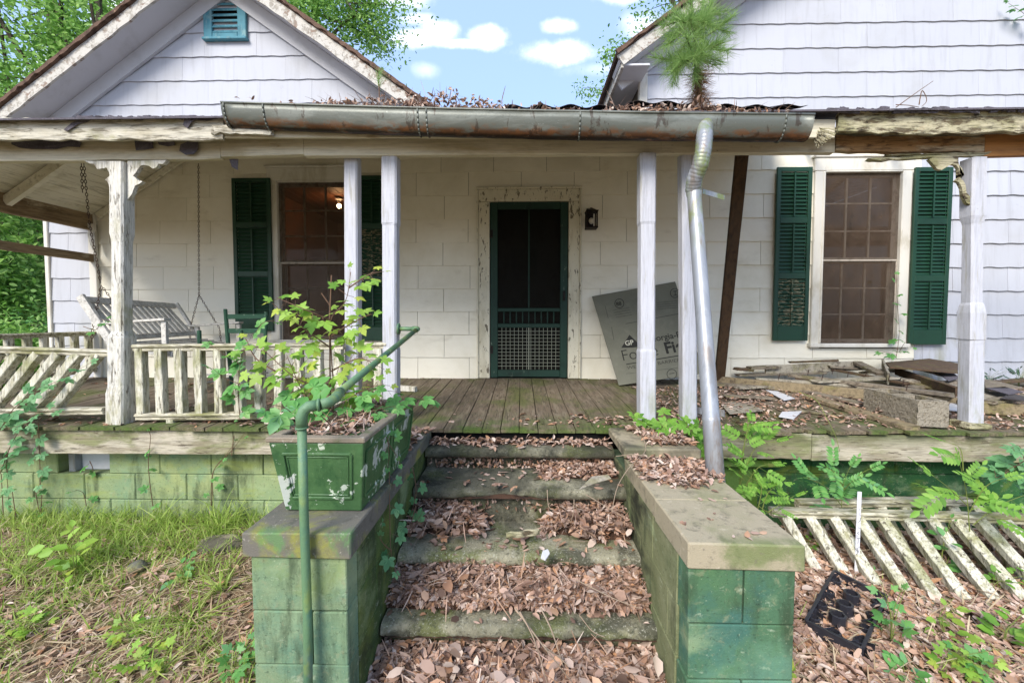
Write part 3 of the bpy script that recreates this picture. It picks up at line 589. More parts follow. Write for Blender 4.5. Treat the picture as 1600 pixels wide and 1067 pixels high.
s = MB(); s.bbox(a, a+.03, Y0-.012, Y0, zz(552), zz(540), .003); s.bbox(a, a+.03, Y0-.012, Y0, zz(372), zz(360), .003); s.build('hinge', m_lamp, sdoor)
# ------------------------------------------------------------ PORCH
porch = thing('porch', 'old covered porch with a mossy board floor across the front of the house', 'porch', (0, 2.84, 0))
XPL = XC
# floor boards run towards the wall; worn ends
s = MB(); x = XPL-.1
while x < 7.4:
    wd = .128 + random.uniform(-.004, .004); e = random.uniform(-.012, .012)
    if x > 1.2: e = random.uniform(-.03, .06)*(1 if random.random() < .5 else .4)
    dz = random.uniform(-.002, .002) - (.012*noise.noise((x, 1, 1)) if x > 1 else 0)
    seg = [(2.84+e, YW)] if random.random() < .6 or x > 1 else [(2.84+e, 3.9+random.uniform(-.5, .5))]
    if len(seg) == 1 and seg[0][1] < YW: seg.append((seg[0][1]+.004, YW))
    for a, b in seg: s.plank((x+wd/2, a, zd(a)-.0125+dz), (x+wd/2, b, zd(b)-.0125+dz), .025, wd, seg=5, jit=.0012, cham=.003, ragged=.0)
    x += wd+.005
s.build('floor_boards', m_deck, porch)
s = MB(); s.box(XPL-.1, 7.4, 2.95, YW, .70, .78); s.build('dark_underfloor', m_dark, porch)  # solid near-black slab; the shade under the floor is put into its colour
def fz(px, py, Y): return at(px, py, Y)
# skirt board below the floor edge, left and right of the steps
for a, b, t in ((-5.2, -2.08, 0), (-2.075, -1.04, .004), (1.04, 2.02, 0), (2.025, 4.4, -.01), (4.405, 7.4, -.014)): s = MB(); s.plank((a, 2.885, .705+t), (b, 2.885, .705+t), .185, .03, seg=14, jit=.002, edge=.006); s.build('skirt_or_gap_board', m_deckside, porch)
s = MB(); s.plank((-.62, 2.9, .73), (.62, 2.9, .73), .13, .03, seg=6); s.build('skirt_or_gap_board', m_dark, porch)  # near-black plank: the dark gap above the top step, put into colour
# front beam
zb = lambda px, py: at(px, py, 2.94).z; xb = lambda px: at(px, 250, 2.94).x
s = MB(); s.plank((-5.25, 2.96, at(0, 236, 2.94).z), (xb(345), 2.96, at(345, 232, 2.94).z), .155, .05, seg=18, jit=.003, edge=.004); s.plank((xb(345)+.002, 2.96, at(345, 229, 2.94).z), (xb(475), 2.96, at(475, 225, 2.94).z), .15, .05, seg=5, jit=.002)
s.plank((xb(475)+.002, 2.96, at(475, 224, 2.94).z), (xb(1032), 2.96, at(1032, 220, 2.94).z), .18, .05, seg=9, jit=.001); s.plank((xb(1032)+.002, 2.96, at(1032, 220, 2.94).z), (xb(1303), 2.96, at(1303, 219, 2.94).z), .175, .05, seg=6, jit=.001)
s.plank((-5.2, 3.04, 2.84), (7.4, 3.04, 2.88), .10, .06, seg=20)
bm_ = s.build('beam', m_beam, porch)
s = MB(); s.plank((xb(1304), 2.955, at(1304, 225, 2.94).z), (xb(1535), 2.955, at(1535, 226, 2.94).z), .115, .05, seg=16, jit=.003, edge=.01); o = s.build('beam', m_rotb, porch); o['label'] = 'bare rotten brown length of the porch beam'
s = MB(); s.plank((xb(1350), 2.93, at(1350, 251, 2.93).z), (xb(1545), 2.945, at(1545, 240, 2.93).z), .022, .03, seg=14, jit=.004, edge=.006, ragged=.04, wob=.006); s.plank((xb(1375), 2.935, at(1375, 244, 2.93).z), (xb(1548), 2.95, at(1548, 239, 2.93).z), .012, .05, seg=14, jit=.003, edge=.004, ragged=.05); s.build('beam_splinter', m_rot, porch)
s = MB(); s.plank((xb(1536), 2.957, at(1536, 228, 2.94).z), (7.4, 2.957, 2.86), .145, .05, seg=6, jit=.001); o = s.build('beam', m_newwood, porch); o['label'] = 'new orange pine length of the porch beam'
# fascia (left peeling, right rotten)
Yf = 2.80
s = MB(); s.plank((-5.35, Yf, at(0, 199, Yf).z-.0), (at(352, 203, Yf).x, Yf, at(352, 203, Yf).z), .155, .026, seg=46, jit=.003, edge=.012, ragged=.02); s.plank((at(330, 205, Yf-.01).x, Yf-.02, at(330, 205, Yf).z), (at(432, 206, Yf).x, Yf-.02, at(432, 206, Yf).z), .07, .02, seg=12, jit=.004, edge=.01, ragged=.03)
o = s.build('fascia_board', m_peelx, porch); o['label'] = 'white peeling fascia board left of the gutter'
s = MB(); s.plank((at(1306, 194, Yf).x, Yf, at(1306, 194, Yf).z), (7.4, Yf, at(1600, 194, Yf).z-.01), .15, .03, seg=60, jit=.005, edge=.018, ragged=.04)
s.plank((at(1306, 181, Yf).x, Yf-.012, at(1306, 180, Yf).z), (7.4, Yf-.012, at(1600, 178, Yf).z), .045, .02, seg=60, jit=.006, edge=.014, ragged=.04)
o = s.build('fascia_board', m_rot, porch); o['label'] = 'rotten mossy fascia board right of the gutter'
s = MB(); s.plank((at(352, 203, Yf+.02).x, Yf+.02, at(352, 200, Yf).z), (at(1306, 200, Yf).x, Yf+.02, at(1306, 200, Yf).z), .12, .022, seg=10); s.build('fascia_board', m_beam, porch)
# roof, hip at the left end, underside boards, rafters
ze = at(150, 186, 2.74).z; zr = at(1450, 173, 2.74).z
XO = 2.6; zo = ze+(zr-ze)*(XO+5.3)/12.7; kk = .81/(YW-2.77)
s = MB(); s.hexa([(-5.3, 2.74, ze), (XO, 2.74, zo), (XO+.2, YW-.03, ze+.81), (-3.9, YW-.03, ze+.81), (-5.3, 2.74, ze+.012), (XO, 2.74, zo+.012), (XO+.2, YW-.03, ze+.83), (-3.9, YW-.03, ze+.83)])
s.hexa([(XO+.002, 2.74, zo), (7.4, 2.74, zr), (7.4, 3.0, zr+.26*kk), (XO+.002, 3.0, zo+.26*kk), (XO+.002, 2.74, zo+.012), (7.4, 2.74, zr+.012), (7.4, 3.0, zr+.26*kk+.012), (XO+.002, 3.0, zo+.26*kk+.012)])
s.hexa([(-5.36, 2.76, ze-.02), (-5.3, 2.74, ze), (-3.9, YW-.03, ze+.81), (-5.36, YW-.03, ze-.05), (-5.36, 2.76, ze), (-5.3, 2.74, ze+.02), (-3.9, YW-.03, ze+.83), (-5.36, YW-.03, ze-.03)])
s.build('porch_roof', m_asph, porch)
s = MB(); EZ = lambda x: 2.80+.63*(x+5.08)
x = -5.05
while x < -3.7:
    y0 = max(2.98, 2.98+(EZ(x)-2.93)/.395); 
    if YW-.03-y0 > .05: s.hexa([(x, y0, EZ(x)), (x+.078, y0+.05, EZ(x+.078)), (x+.078, YW-.016, EZ(x+.078)), (x, YW-.016, EZ(x)), (x, y0, EZ(x)+.015), (x+.078, y0+.05, EZ(x+.078)+.015), (x+.078, YW-.016, EZ(x+.078)+.015), (x, YW-.016, EZ(x)+.015)])
    x += .082
y = 3.02
while y < YW-.1:
    z = 2.93+.395*(y-3.0); xl = -5.08+(z-2.80)/.63
    xr = 2.55+random.uniform(-.15, .2); s.hexa([(xl, y, z), (xr, y, z), (xr, y+.082, z+.032), (xl, y+.082, z+.032), (xl, y, z+.014), (xr, y, z+.014), (xr, y+.082, z+.046), (xl, y+.082, z+.046)]); y += .086
s.build('ceiling_boards', m_ceil, porch)
RF = lambda a, b, w2, t2, up=(0, 0, 1): (s := MB(), s.plank(a, b, w2, t2, up=up), s.build('rafter', m_ceil, porch))
RF((-5.05, 3.95, 2.74), (-4.15, 3.95, 3.31), .09, .05, (-.5, 0, 1)); RF((-5.03, 3.05, 2.78), (-3.85, YW-.1, 3.50), .09, .05); RF((-5.0, YW-.04, 2.80), (-3.75, YW-.04, 3.585), .07, .03, (-.5, 0, 1))
for px in (300, 370, 455, 700, 805, 1060, 1190, 1330, 1480, 1640): X = at(px, 245, 3.3).x; RF((X, 3.0, 2.87), (X+random.uniform(-.1, .1), YW-.05, 3.56), .07, .04)
# end beam and end rails at the left side
s = MB(); s.plank((XPL, 2.9, 2.745), (XPL, YW-.02, 2.745), .22, .06, seg=10, jit=.003); s.build('end_beam', m_brownbeam, porch)
s = MB(); s.plank((XPL, 2.9, 2.31), (XPL, YW-.02, 2.31), .09, .05, seg=10, jit=.002); s.build('end_rail', m_brownbeam, porch)
def bracket(pts, Y, th, name='bracket', z=lambda p: (p[0]/3.5575, 230+p[1]/3.5575)):
    s = MB(); s.prism([at(*z(p), Y) for p in pts], (0, th, 0)); return s.build(name, m_peel, porch)
# small broken bracket at the wall under the end beam
s = MB(); s.prism([at(x_, y_, 4.70) for x_, y_ in ((112, 345), (148, 350), (148, 395), (143, 388), (138, 372), (136, 366), (139, 362), (140, 357), (133, 354), (126, 356), (120, 353))], (0, .03, 0)); s.build('bracket', m_peel, porch)
# posts -------------------------------------------------------------
def sqtube(s, pts, hw, mi=0, ch=.012, jit=.0015):
    """square post through (point, half width) list"""
    V = []; 
    for p, h in zip(pts, hw):
        c = min(ch, h*.4)
        for (u, v) in ((h-c,-h),(h,-h+c),(h,h-c),(h-c,h),(-h+c,h),(-h,h-c),(-h,-h+c),(-h+c,-h)): V.append((p[0]+u+random.uniform(-jit, jit), p[1]+v+random.uniform(-jit, jit), p[2]))
    n = len(pts); F = [(i*8+k, i*8+(k+1) % 8, i*8+8+(k+1) % 8, i*8+8+k) for i in range(n-1) for k in range(8)]+[tuple(reversed(range(8))), tuple(range(n*8-8, n*8))]
    s.add(V, F, mi)
PY = 3.0
def post(pxt, pyt, pxb, Y, prof, mat, label, kick=0, seg=3):
    zt = at(pxt, pyt, Y-.05).z; xt = at(pxt, pyt, Y).x; zb_ = zd(Y)+kick; xb_ = atz(pxb, 640, .83).x*0 + at(pxb, 640, Y).x
    pts, hw = [], []
    for t, h in prof: pts.append((xb_+(xt-xb_)*t, Y, zb_+(zt-zb_)*t)); hw.append(h)
    s = MB(); sqtube(s, pts, hw); o = s.build('post', mat, porch); o['label'] = label; return pts
pr_w = [(0, .053), (.25, .053), (.255, .049), (.68, .049), (.69, .053), (1, .053)]
pr_w = [(0, .056), (.28, .056), (.29, .051), (.745, .051), (.755, .055), (1, .055)]
post(551, 243, 553, 3.06, [(0, .05), (.5, .05), (1, .05)], m_white, 'white square post in front of the left window')
post(611, 243, 611, PY, pr_w, m_white, 'white square post carrying the pipe handrail')
post(1010, 239, 1010, 2.96, pr_w, m_white, 'white square post right of the steps, in front of the sheathing board')
post(1073, 239, 1075, 3.02, [(0, .052), (.5, .05), (.8, .05), (1, .052)], m_white, 'white square post behind the downspout')
pr_o = [(0, .068), (.12, .068), (.15, .06), (.335, .062), (.36, .046), (.70, .046), (.735, .054), (1, .052)]
pt = post(191, 252, 190, 2.95, pr_o, m_peel, 'weathered ornate post with scroll brackets at left')
pt = post(1521, 245, 1517, 2.95, [(0, .050), (.30, .050), (.315, .050), (.32, .055), (.42, .055), (.45, .048), (.46, .041), (.755, .041), (.785, .050), (1, .050)], m_white, 'white ornate post with a broken bracket at right', kick=.045)
s = MB(); X = at(1519, 660, 2.93).x; s.bbox(X-.075, X+.085, 2.87, 3.02, zd(2.93)+.001, zd(2.93)+.046, .01, .006); s.build('post_block', m_rot, porch)
s = MB()
s.prism([at(x_/3.5575, 230+y_/3.5575, 2.93) for x_, y_ in ((708,78),(925,72),(905,95),(880,92),(870,112),(850,120),(828,105),(800,98),(780,104),(768,120),(755,140),(738,160),(752,170),(762,182),(792,190),(772,206),(752,212),(742,235),(732,262),(708,292))], (0, .03, 0))
s.prism([at(x_/3.5575, 230+y_/3.5575, 2.93) for x_, y_ in ((640,78),(468,76),(500,92),(522,92),(540,122),(575,118),(590,112),(605,138),(612,158),(585,180),(602,200),(610,240),(622,275),(645,300))], (0, .03, 0))
s.build('bracket', m_peel, porch)
s = MB(); s.prism([at(1240+x_/4.444, 150+y_/4.444, 2.92) for x_, y_ in ((1145,418),(1000,415),(940,440),(975,480),(1000,510),(1030,515),(1060,495),(1100,475),(1130,480),(1150,510),(1150,545),(1185,550),(1160,560),(1125,590),(1150,600),(1170,640),(1175,690),(1200,740),(1240,770),(1240,715),(1200,670),(1195,620),(1180,590),(1160,575),(1185,548),(1170,505),(1150,480),(1145,455))], (0, .022, 0)); s.build('bracket', m_rot, porch)
# railing between the left ornate post and the post with the handrail
def roundrail(s, p0, p1, h=.05, w_=.06, seg=16):
    s.plank(p0, p1, h*.55, w_*1.25, seg=seg, jit=.0015, cham=.01); d = Vector((0, 0, -h*.5)); s.plank(Vector(p0)+d, Vector(p1)+d, h*.5, w_*.9, seg=seg, jit=.0015, cham=.006)
Yr = 2.96; zt = at(400, 540, Yr).z; zl = at(400, 648, Yr).z
X0, X1, X2 = at(212, 540, Yr).x, at(541, 540, Yr+.03).x, at(604, 540, Yr).x
s = MB(); roundrail(s, (X0, Yr, at(200, 541, Yr).z), (X1, Yr, at(545, 538, Yr).z)); roundrail(s, (X1+.10, Yr+.02, at(565, 538, Yr).z), (X2, Yr+.02, at(600, 538, Yr).z)); s.build('top_rail', m_railx, porch)
s = MB(); roundrail(s, (X0, Yr, at(200, 648, Yr).z), (X2, Yr, at(600, 645, Yr).z)); s.build('bottom_rail', m_railx, porch)
k = 0; xx = at(222, 600, Yr).x
while xx < X2-.03:
    if not (X1-.03 < xx < X1+.12):
        s = MB(); j = random.uniform(-.004, .004); s.plank((xx, Yr, zl-.01+j), (xx+j, Yr, zt-.02), .058, .058, up=(1, 0, 0), seg=7, jit=.002, cham=.004); s.build('baluster', m_rail, porch)
    if k in (1, 6, 10): s = MB(); s.plank((xx+.07, Yr, zd(Yr)), (xx+.07, Yr, zl-.03), .055, .05, up=(1, 0, 0), seg=2); s.build('rail_foot', m_rail, porch)
    xx += .1478; k += 1
# end railing along the left edge of the porch
s = MB(); XE = XPL-.02; roundrail(s, (XE, 3.05, 1.43), (XE, YW-.03, 1.43)); s.build('top_rail', m_railx, porch)
s = MB(); roundrail(s, (XE, 3.05, .98), (XE, YW-.03, 1.0)); s.build('bottom_rail', m_railx, porch)
yy_ = 3.2
while yy_ < YW-.05: s = MB(); s.plank((XE, yy_, .98), (XE, yy_, 1.40), .058, .05, up=(0, 1, 0), seg=3); s.build('baluster', m_rail, porch); yy_ += .15

# loose, sheared railing panels (things of their own)
def panel(name, label, top, bot, tops, bots, bw=.056, group=None, rail2=None, mat=m_rail):
    base = Vector(bot[0]); t = thing(name, label, 'railing', base, group)
    s = MB(); up = Vector((0, -.3, 1)); roundrail(s, top[0], top[1], seg=20); s.build('top_rail', m_railx, t)
    if bot: s = MB(); roundrail(s, bot[0], bot[1], seg=20); s.build('bottom_rail', m_railx, t)
    for a, b in zip(tops, bots):
        s = MB(); s.plank(b, a, bw, bw, up=(1, 0, .3), seg=8, jit=.002, cham=.004); s.build('baluster', m_rail, t)
    return t
Yp = 2.93; tp = [at(-40+31.4*i+8, 552, Yp) for i in range(0, 7)]; bt = [at(-105+31.4*i+8-1, 633, Yp-.02) for i in range(0, 7)]
panel('railing_panel', 'sheared white railing panel with slanting balusters on the porch edge at left', (at(-60, 542, Yp), at(176, 549, Yp)), (at(-60, 641, Yp-.02), at(166, 639, Yp-.02)), tp, bt)
def dn(px, py, z): return atz(px, py, z)
# two panels lying against the foundation on the right
tp = []; bt = []
for i in range(11):
    a = at(1225+37.5*i, 806+.35*i, 2.62); e = (1277+46*i, 892+min(44, 10*i)) ; tp.append(a); b = atz(e[0], e[1]+2, .05); bt.append(b)
panel('railing_panel', 'upper fallen railing panel leaning over another below the right porch edge', (at(1205, 797, 2.62), at(1720, 811, 2.62)), (atz(1445, 938, .04), atz(1780, 948, .04)), tp, bt, group='railing panels fallen against the foundation')
tp = []; bt = []
for i in range(11):
    a = at(1262+37.5*i, 793, 2.80); tp.append(a); bt.append(atz(1300+44*i, 868+min(50, 8*i), .03))
panel('railing_panel', 'lower fallen railing panel half hidden behind another by the foundation', (at(1245, 784, 2.80), at(1512, 780, 2.80)), (atz(1330, 905, .0), atz(1720, 942, -.01)), tp, bt, group='railing panels fallen against the foundation')

# ------------------------------------------------------------ foundation
def blockwall(s, axis, a0, a1, c, z1, z0, ln=.4, hh=.2, depth=.12, off=0, gap=.004, sign=1, skip=(), mi=0, b=.006):
    """axis 'x': wall in XZ plane with its face at Y=c; axis 'y': wall in YZ plane with its face at X=c. sign: where the body lies"""
    k = 0; z = z1
    while z > z0+.02:
        zb2 = max(z-hh, z0); a = a0 - ((off + (k % 2)*ln/2) % ln)
        while a < a1:
            p, q = max(a, a0), min(a+ln, a1)
            if q-p > .02 and not any(abs((p+q)/2-sx) < .21 and abs((z+zb2)/2-sz) < .1 for sx, sz in skip):
                j = random.uniform(-.0015, .0015)
                if axis == 'x': s.bbox(p+gap/2, q-gap/2, min(c, c+sign*depth)+j, max(c, c+sign*depth), zb2+gap/2, z-gap/2, b, .0012, mi)
                else: s.bbox(min(c, c+sign*depth)+j, max(c, c+sign*depth)+j, p+gap/2, q-gap/2, zb2+gap/2, z-gap/2, b, .0012, mi)
            a += ln
        z -= hh; k += 1
fnd = thing('foundation_wall', 'green painted block foundation wall under the porch left of the steps', 'wall', (-3, 3.02, 0))
s = MB(); vx = at(134, 728, 3.02).x; blockwall(s, 'x', -5.4, -1.0, 3.02, .61, -.2, off=.16, skip=((vx, .51),)); s.build('blocks', m_blkF, fnd)
s = MB(); s.box(-5.4, -1.0, 3.028, 3.03, -.2, .40); s.box(-5.4, vx-.26, 3.028, 3.03, .40, .605); s.box(vx+.26, -1.0, 3.028, 3.03, .40, .605); s.build('mortar', m_mortar, fnd)
s = MB(); s.bbox(vx-.12, vx+.26, 3.10, 3.13, .41, .60); s.build('vent_board', m_soffit, fnd)
s = MB(); s.bbox(vx-.17, vx-.12, 3.05, 3.13, .41, .60, .004); s.box(vx-.27, vx-.17, 3.1, 3.13, .41, .6); s.build('vent_channel', m_galv, fnd)
fnd2 = thing('foundation_wall', 'dark green foundation wall behind the fallen railings right of the steps', 'wall', (3, 3.0, 0))
s = MB(); blockwall(s, 'x', 1.75, 7.2, 3.06, .61, -.2, ln=.61, hh=.165, off=.2, gap=.003, b=.004); s.build('blocks', m_found2, fnd2)
s = MB(); blockwall(s, 'x', 1.0, 1.74, 3.0, .53, -.2, off=.1); s.bbox(1.0, 1.86, 2.93, 3.05, .532, .585, .006); s.build('pier_blocks', mk('mossy pier block', '#5c7a3c', [('#4c6a1e', 5, .45, .6, .8), ('#8a8a50', 9, .55, .7, .6)], .95, (120, .8)), fnd2)

# ------------------------------------------------------------ cheek walls and steps
cl = thing('cheek_wall', 'mossy green block wall left of the steps, under the planter', 'wall', (-.82, 1.48, 0))
XA, XB = -1.022, -.655; CT = .80
s = MB(); blockwall(s, 'x', XA, XB, 1.488, CT-.096, -.1, ln=.5, off=.02, depth=.10, hh=.212, b=.004, gap=.005); s.build('front_blocks', m_blkL, cl)
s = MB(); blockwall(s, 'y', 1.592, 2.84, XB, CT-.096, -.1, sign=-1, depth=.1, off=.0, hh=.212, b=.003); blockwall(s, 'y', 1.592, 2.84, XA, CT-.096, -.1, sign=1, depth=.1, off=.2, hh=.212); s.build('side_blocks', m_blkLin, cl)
s = MB(); s.box(XA+.012, XB-.012, 1.50, 2.84, -.1, CT-.095); s.build('mortar', m_mortar, cl)
s = MB(); s.bbox(XA-.022, XB+.022, 1.47, 1.88, CT-.096, CT, .005, .003); s.bbox(XA-.02, XB+.02, 1.884, 2.29, CT-.096, CT-.002, .006, .003); s.bbox(XA-.02, XB+.02, 2.294, 2.84, CT-.075, CT+.012, .008, .003); s.build('cap_slab', m_capL, cl)
cr = thing('cheek_wall', 'green block wall right of the steps with a pale bare cap slab', 'wall', (.82, 1.48, 0))
XA, XB = .615, 1.008; CR = .776
s = MB(); blockwall(s, 'x', XA, XB, 1.488, CR-.096, -.1, ln=.4, off=.17+.025, depth=.10, hh=.212, b=.004, gap=.005); s.build('front_blocks', m_blkR, cr)
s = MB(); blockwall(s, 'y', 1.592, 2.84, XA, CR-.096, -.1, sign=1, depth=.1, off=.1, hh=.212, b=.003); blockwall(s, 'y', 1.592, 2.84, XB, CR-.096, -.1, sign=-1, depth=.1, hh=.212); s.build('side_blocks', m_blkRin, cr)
s = MB(); s.box(XA+.012, XB-.012, 1.50, 2.84, -.1, CR-.09); s.build('mortar', m_mortar, cr)
s = MB(); s.bbox(XA-.008, XB+.02, 1.475, 1.84, CR-.096, CR+.004, .006, .004); s.bbox(XA-.006, XB+.02, 1.845, 2.40, CR-.096, CR+.002, .006, .003); s.bbox(XA-.012, XB+.04, 2.37, 2.84, CR+.002, CR+.066, .01, .004); s.build('cap_slab', m_capR, cr)
# steps: rounded, chipped nosing
STEPS = []                                   # nose Y, top z (front edge)
for pl_, pr_, py in ((670, 967, 702), (650, 985, 765), (623, 1005, 868), (597, 1032, 980)):
    Yn = (.612/at(pr_, py, 1).x + -.65/at(pl_, py, 1).x)/2; STEPS.append((Yn, at(815, py, Yn).z))
st = thing('front_steps', 'four mossy concrete steps leading up to the porch', 'steps', (0, 1.78, 0))
def tread(i, yn, z, back, chip):
    s = MB(); n = 110; prof = [(back, z), (yn+.14, z), (yn+.03, z), (yn+.012, z-.005), (yn+.002, z-.017), (yn-.002, z-.035), (yn+.002, z-.053), (yn+.013, z-.064), (yn+.035, z-.07), (yn+.05, z-.075), (yn+.05, z-.26), (back, z-.26)]
    V = []
    for j in range(n+1):
        X = -.645+1.26*j/n
        for k, (y, zz_) in enumerate(prof):
            c = chip(X); nn = .004*noise.noise((X*14, k*.5, i*5.)) + .003*noise.noise((X*60, k*.9, i*3.))
            if 2 <= k <= 8: y2 = y+c*.07; z2 = zz_-c*.05*(k < 6)
            else: y2, z2 = y, zz_
            V.append((X, y2+(nn if k > 1 else 0), z2+(nn if k < 9 else 0)))
    m = len(prof); F = [(j*m+k, j*m+k+1, (j+1)*m+k+1, (j+1)*m+k) for j in range(n) for k in range(m-1)]
    s.add(V, F); return s.build('step', m_step, st, smooth=True)
chips = [lambda X: .12*abs(noise.noise((X*4, 1, 1))), lambda X: .9*math.exp(-((X+.10)/.16)**2)+.2*abs(noise.noise((X*5, 2, 1))), lambda X: .2*abs(noise.noise((X*6, 3, 1))), lambda X: .35*abs(noise.noise((X*5, 4, 1)))]
for i, (yn, z) in enumerate(STEPS): tread(i, yn, z, (STEPS[i-1][0]+.06 if i else 2.95), chips[i])

# ------------------------------------------------------------ planter
pl = thing('planter_box', 'flared green planter box with peeling paint on the left cheek wall', 'planter', (-.83, 1.72, CT))
Bz = CT+.004; _p, _q = atz(446, 797, Bz), atz(566, 797, Bz); bl, br_, bf, bb = _p.x, _q.x, _p.y, 2.34; tf = bf-.05; _p, _q = at(419, 691, tf), at(568, 691, tf); tl, tr_, tb = _p.x, _q.x, 2.36; Tz = _p.z
c = [(bl,bf,Bz),(br_,bf,Bz),(br_,bb,Bz),(bl,bb,Bz),(tl,tf,Tz),(tr_,tf,Tz),(tr_,tb,Tz),(tl,tb,Tz)]
s = MB(); s.hexa(c); fr = s.build('box', m_planter, pl, bevel=.006)
def onface(A, B, Cc, D, u, v, o=0):   # A,B bottom l/r, D,C top l/r
    p = Vector(A).lerp(Vector(B), u).lerp(Vector(D).lerp(Vector(Cc), u), v); n = (Vector(B)-Vector(A)).cross(Vector(D)-Vector(A)).normalized(); return p+n*o
def molding(s, A, B, Cc, D, u0, u1, v0, v1, w_=.012, h=.008):
    L = [(u0, v0), (u1, v0), (u1, v1), (u0, v1)]
    for i in range(4): p = onface(A, B, Cc, D, *L[i], h/2-.001); q = onface(A, B, Cc, D, *L[(i+1) % 4], h/2-.001); n = (Vector(B)-Vector(A)).cross(Vector(D)-Vector(A)); s.plank(p, q, w_, h, up=n.cross(q-p), seg=5, jit=.0008, cham=.003)
s = MB(); A, B, Cc, D = c[0], c[1], c[5], c[4]; molding(s, A, B, Cc, D, .13, .87, .2, .84); molding(s, A, B, Cc, D, .165, .835, .245, .795, .006, .005)
for a_, b_ in ((.04, .47), (.54, .97)): molding(s, c[1], c[2], c[6], c[5], a_, b_, .18, .85)
for a_, b_ in ((.04, .47), (.54, .97)): molding(s, c[3], c[0], c[4], c[7], a_, b_, .18, .85)
s.build('panel_molding', m_planter, pl)
s = MB(); t_ = .035
s.bbox(tl-.008, tr_+.008, tf-.008, tf+t_, Tz+.001, Tz+.022, .004, .001); s.bbox(tl-.008, tr_+.008, tb-t_, tb+.008, Tz+.001, Tz+.022, .004, .001); s.bbox(tl-.008, tl+t_, tf+t_, tb-t_, Tz+.001, Tz+.021, .004, .001); s.bbox(tr_-t_, tr_+.008, tf+t_, tb-t_, Tz+.001, Tz+.021, .004, .001); s.bbox(tl+.02, tr_-.02, 2.0, 2.03, Tz+.001, Tz+.018, .004)
s.build('rim', m_plrim, pl)
q = Q(); P = np.stack([RNG.uniform(tl+.05, tr_-.05, 420), RNG.uniform(tf+.05, tb-.05, 420), RNG.uniform(Tz+.004, Tz+.03, 420)], 1); q.rand(T_CURL, P, .034, .4); q.rand(T_STRAW, P, .08, .4); q.build('leaf_mulch', m_litter, pl)
# ------------------------------------------------------------ pipe handrail
hr = thing('handrail', 'green galvanised pipe handrail rising from the ground to the porch post', 'handrail', (-.76, 1.44, 0))
r_ = .0158; e0 = at(471, 637, 1.44); b0 = Vector((at(478, 1000, 1.44).x, 1.44, -.1))
s = MB(); s.tube([b0, (e0.x+.006, 1.44, .5), (e0.x+.001, 1.44, .9), (e0.x, 1.44, e0.z-.06)], r_, 12); s.build('upright_pipe', m_pipe, hr, smooth=True)
k1 = Vector((e0.x+.075, 1.475, e0.z+.012)); end = at(652, 514, 2.93); 
s = MB(); s.tube([e0+Vector((0, 0, -.075)), e0+Vector((0, 0, -.07))], [r_*1.45]*2, 14); s.tube([e0+Vector((0, 0, -.07)), e0+Vector((0, 0, -.03)), e0+Vector((.008, .003, -.01)), e0+Vector((.022, .008, .003)), e0+Vector((.05, .02, .006))], r_*1.28, 14); s.tube([e0+Vector((.05, .02, .006)), e0+Vector((.058, .022, .0065))], r_*1.5, 14)
s.tube([e0+Vector((.058, .022, .0065)), k1+Vector((.005, .01, 0)), k1+Vector((.012, .05, .008)), k1+(end-k1)*.08], [r_*1.25, r_*1.25, r_*1.25, r_*1.25], 14); s.build('elbow', m_pipe, hr, smooth=True)
s = MB(); s.tube([k1+(end-k1)*t for t in (.05, .3, .6, .985)], r_, 12); s.build('rail_pipe', m_pipe, hr, smooth=True)
fl = at(624, 513, 2.99)
s = MB(); s.tube([end+(k1-end)*.03, end, end+Vector((-.012, .02, 0)), end+Vector((-.04, .03, 0))], r_*1.25, 12); s.tube([end+Vector((-.03, .03, 0)), Vector((fl.x+.004, end.y+.035, end.z))], r_, 10); s.tube([(fl.x, end.y+.035, end.z), (fl.x+.008, end.y+.035, end.z)], r_*2.6, 16); s.build('wall_flange', m_pipe, hr, smooth=True)
# ------------------------------------------------------------ gutter + downspout
gt = thing('gutter', 'long half round galvanised gutter rusting along its underside', 'gutter', (0, 2.72, 2.9))
g0, g1 = at(345, 160, 2.70), at(1273, 180, 2.62); g0.z -= .004
s = MB(); n = 44; m = 12; V = []; R_ = .073
for i in range(n+1):
    t = i/n; p = g0.lerp(g1, t); sag = -.012*math.sin(math.pi*t)
    for k in range(m+1):
        a = math.pi*k/m; dent = .004*noise.noise((t*9, k*.4, 1)); V.append((p.x, p.y+.075-math.cos(a)*(.075+dent), p.z+sag-math.sin(a)*(.128+.012*math.sin(math.pi*t)+dent+ .004*noise.noise((t*30, k, 3)))))
F = [(i*(m+1)+k, (i+1)*(m+1)+k, (i+1)*(m+1)+k+1, i*(m+1)+k+1) for i in range(n) for k in range(m)]
F += [tuple(range(m+1)), tuple(range(n*(m+1), (n+1)*(m+1)))]
s.add(V, F); ob = s.build('trough', m_gutter, gt, smooth=True); _at = ob.data.attributes.new('band', 'FLOAT', 'POINT'); _at.data.foreach_set('value', [min(1, k/m*1.35) for i in range(n+1) for k in range(m+1)])
md = ob.modifiers.new('solid', 'SOLIDIFY'); md.thickness = .002
s = MB(); s.tube([g0.lerp(g1, i/20)+Vector((0, -.001, .004-.012*math.sin(math.pi*i/20))) for i in range(21)], .0075, 8); s.build('rolled_lip', m_gutter, gt, smooth=True)
s = MB()
for t in (.005, .075, .345, .36, .62, .955):
    p = g0.lerp(g1, t); sg = -.012*math.sin(math.pi*t)
    for k in range(10):
        a0_, a1_ = math.pi*k/14, math.pi*(k+1)/14; s.tube([(p.x, p.y+.075-math.cos(a0_)*.078, p.z+sg-math.sin(a0_)*(.132+.012*math.sin(math.pi*t))), (p.x, p.y+.075-math.cos(a1_)*.078, p.z+sg-math.sin(a1_)*(.132+.012*math.sin(math.pi*t)))], .006, 5)
s.build('joint_strap', m_gutter, gt, smooth=True)
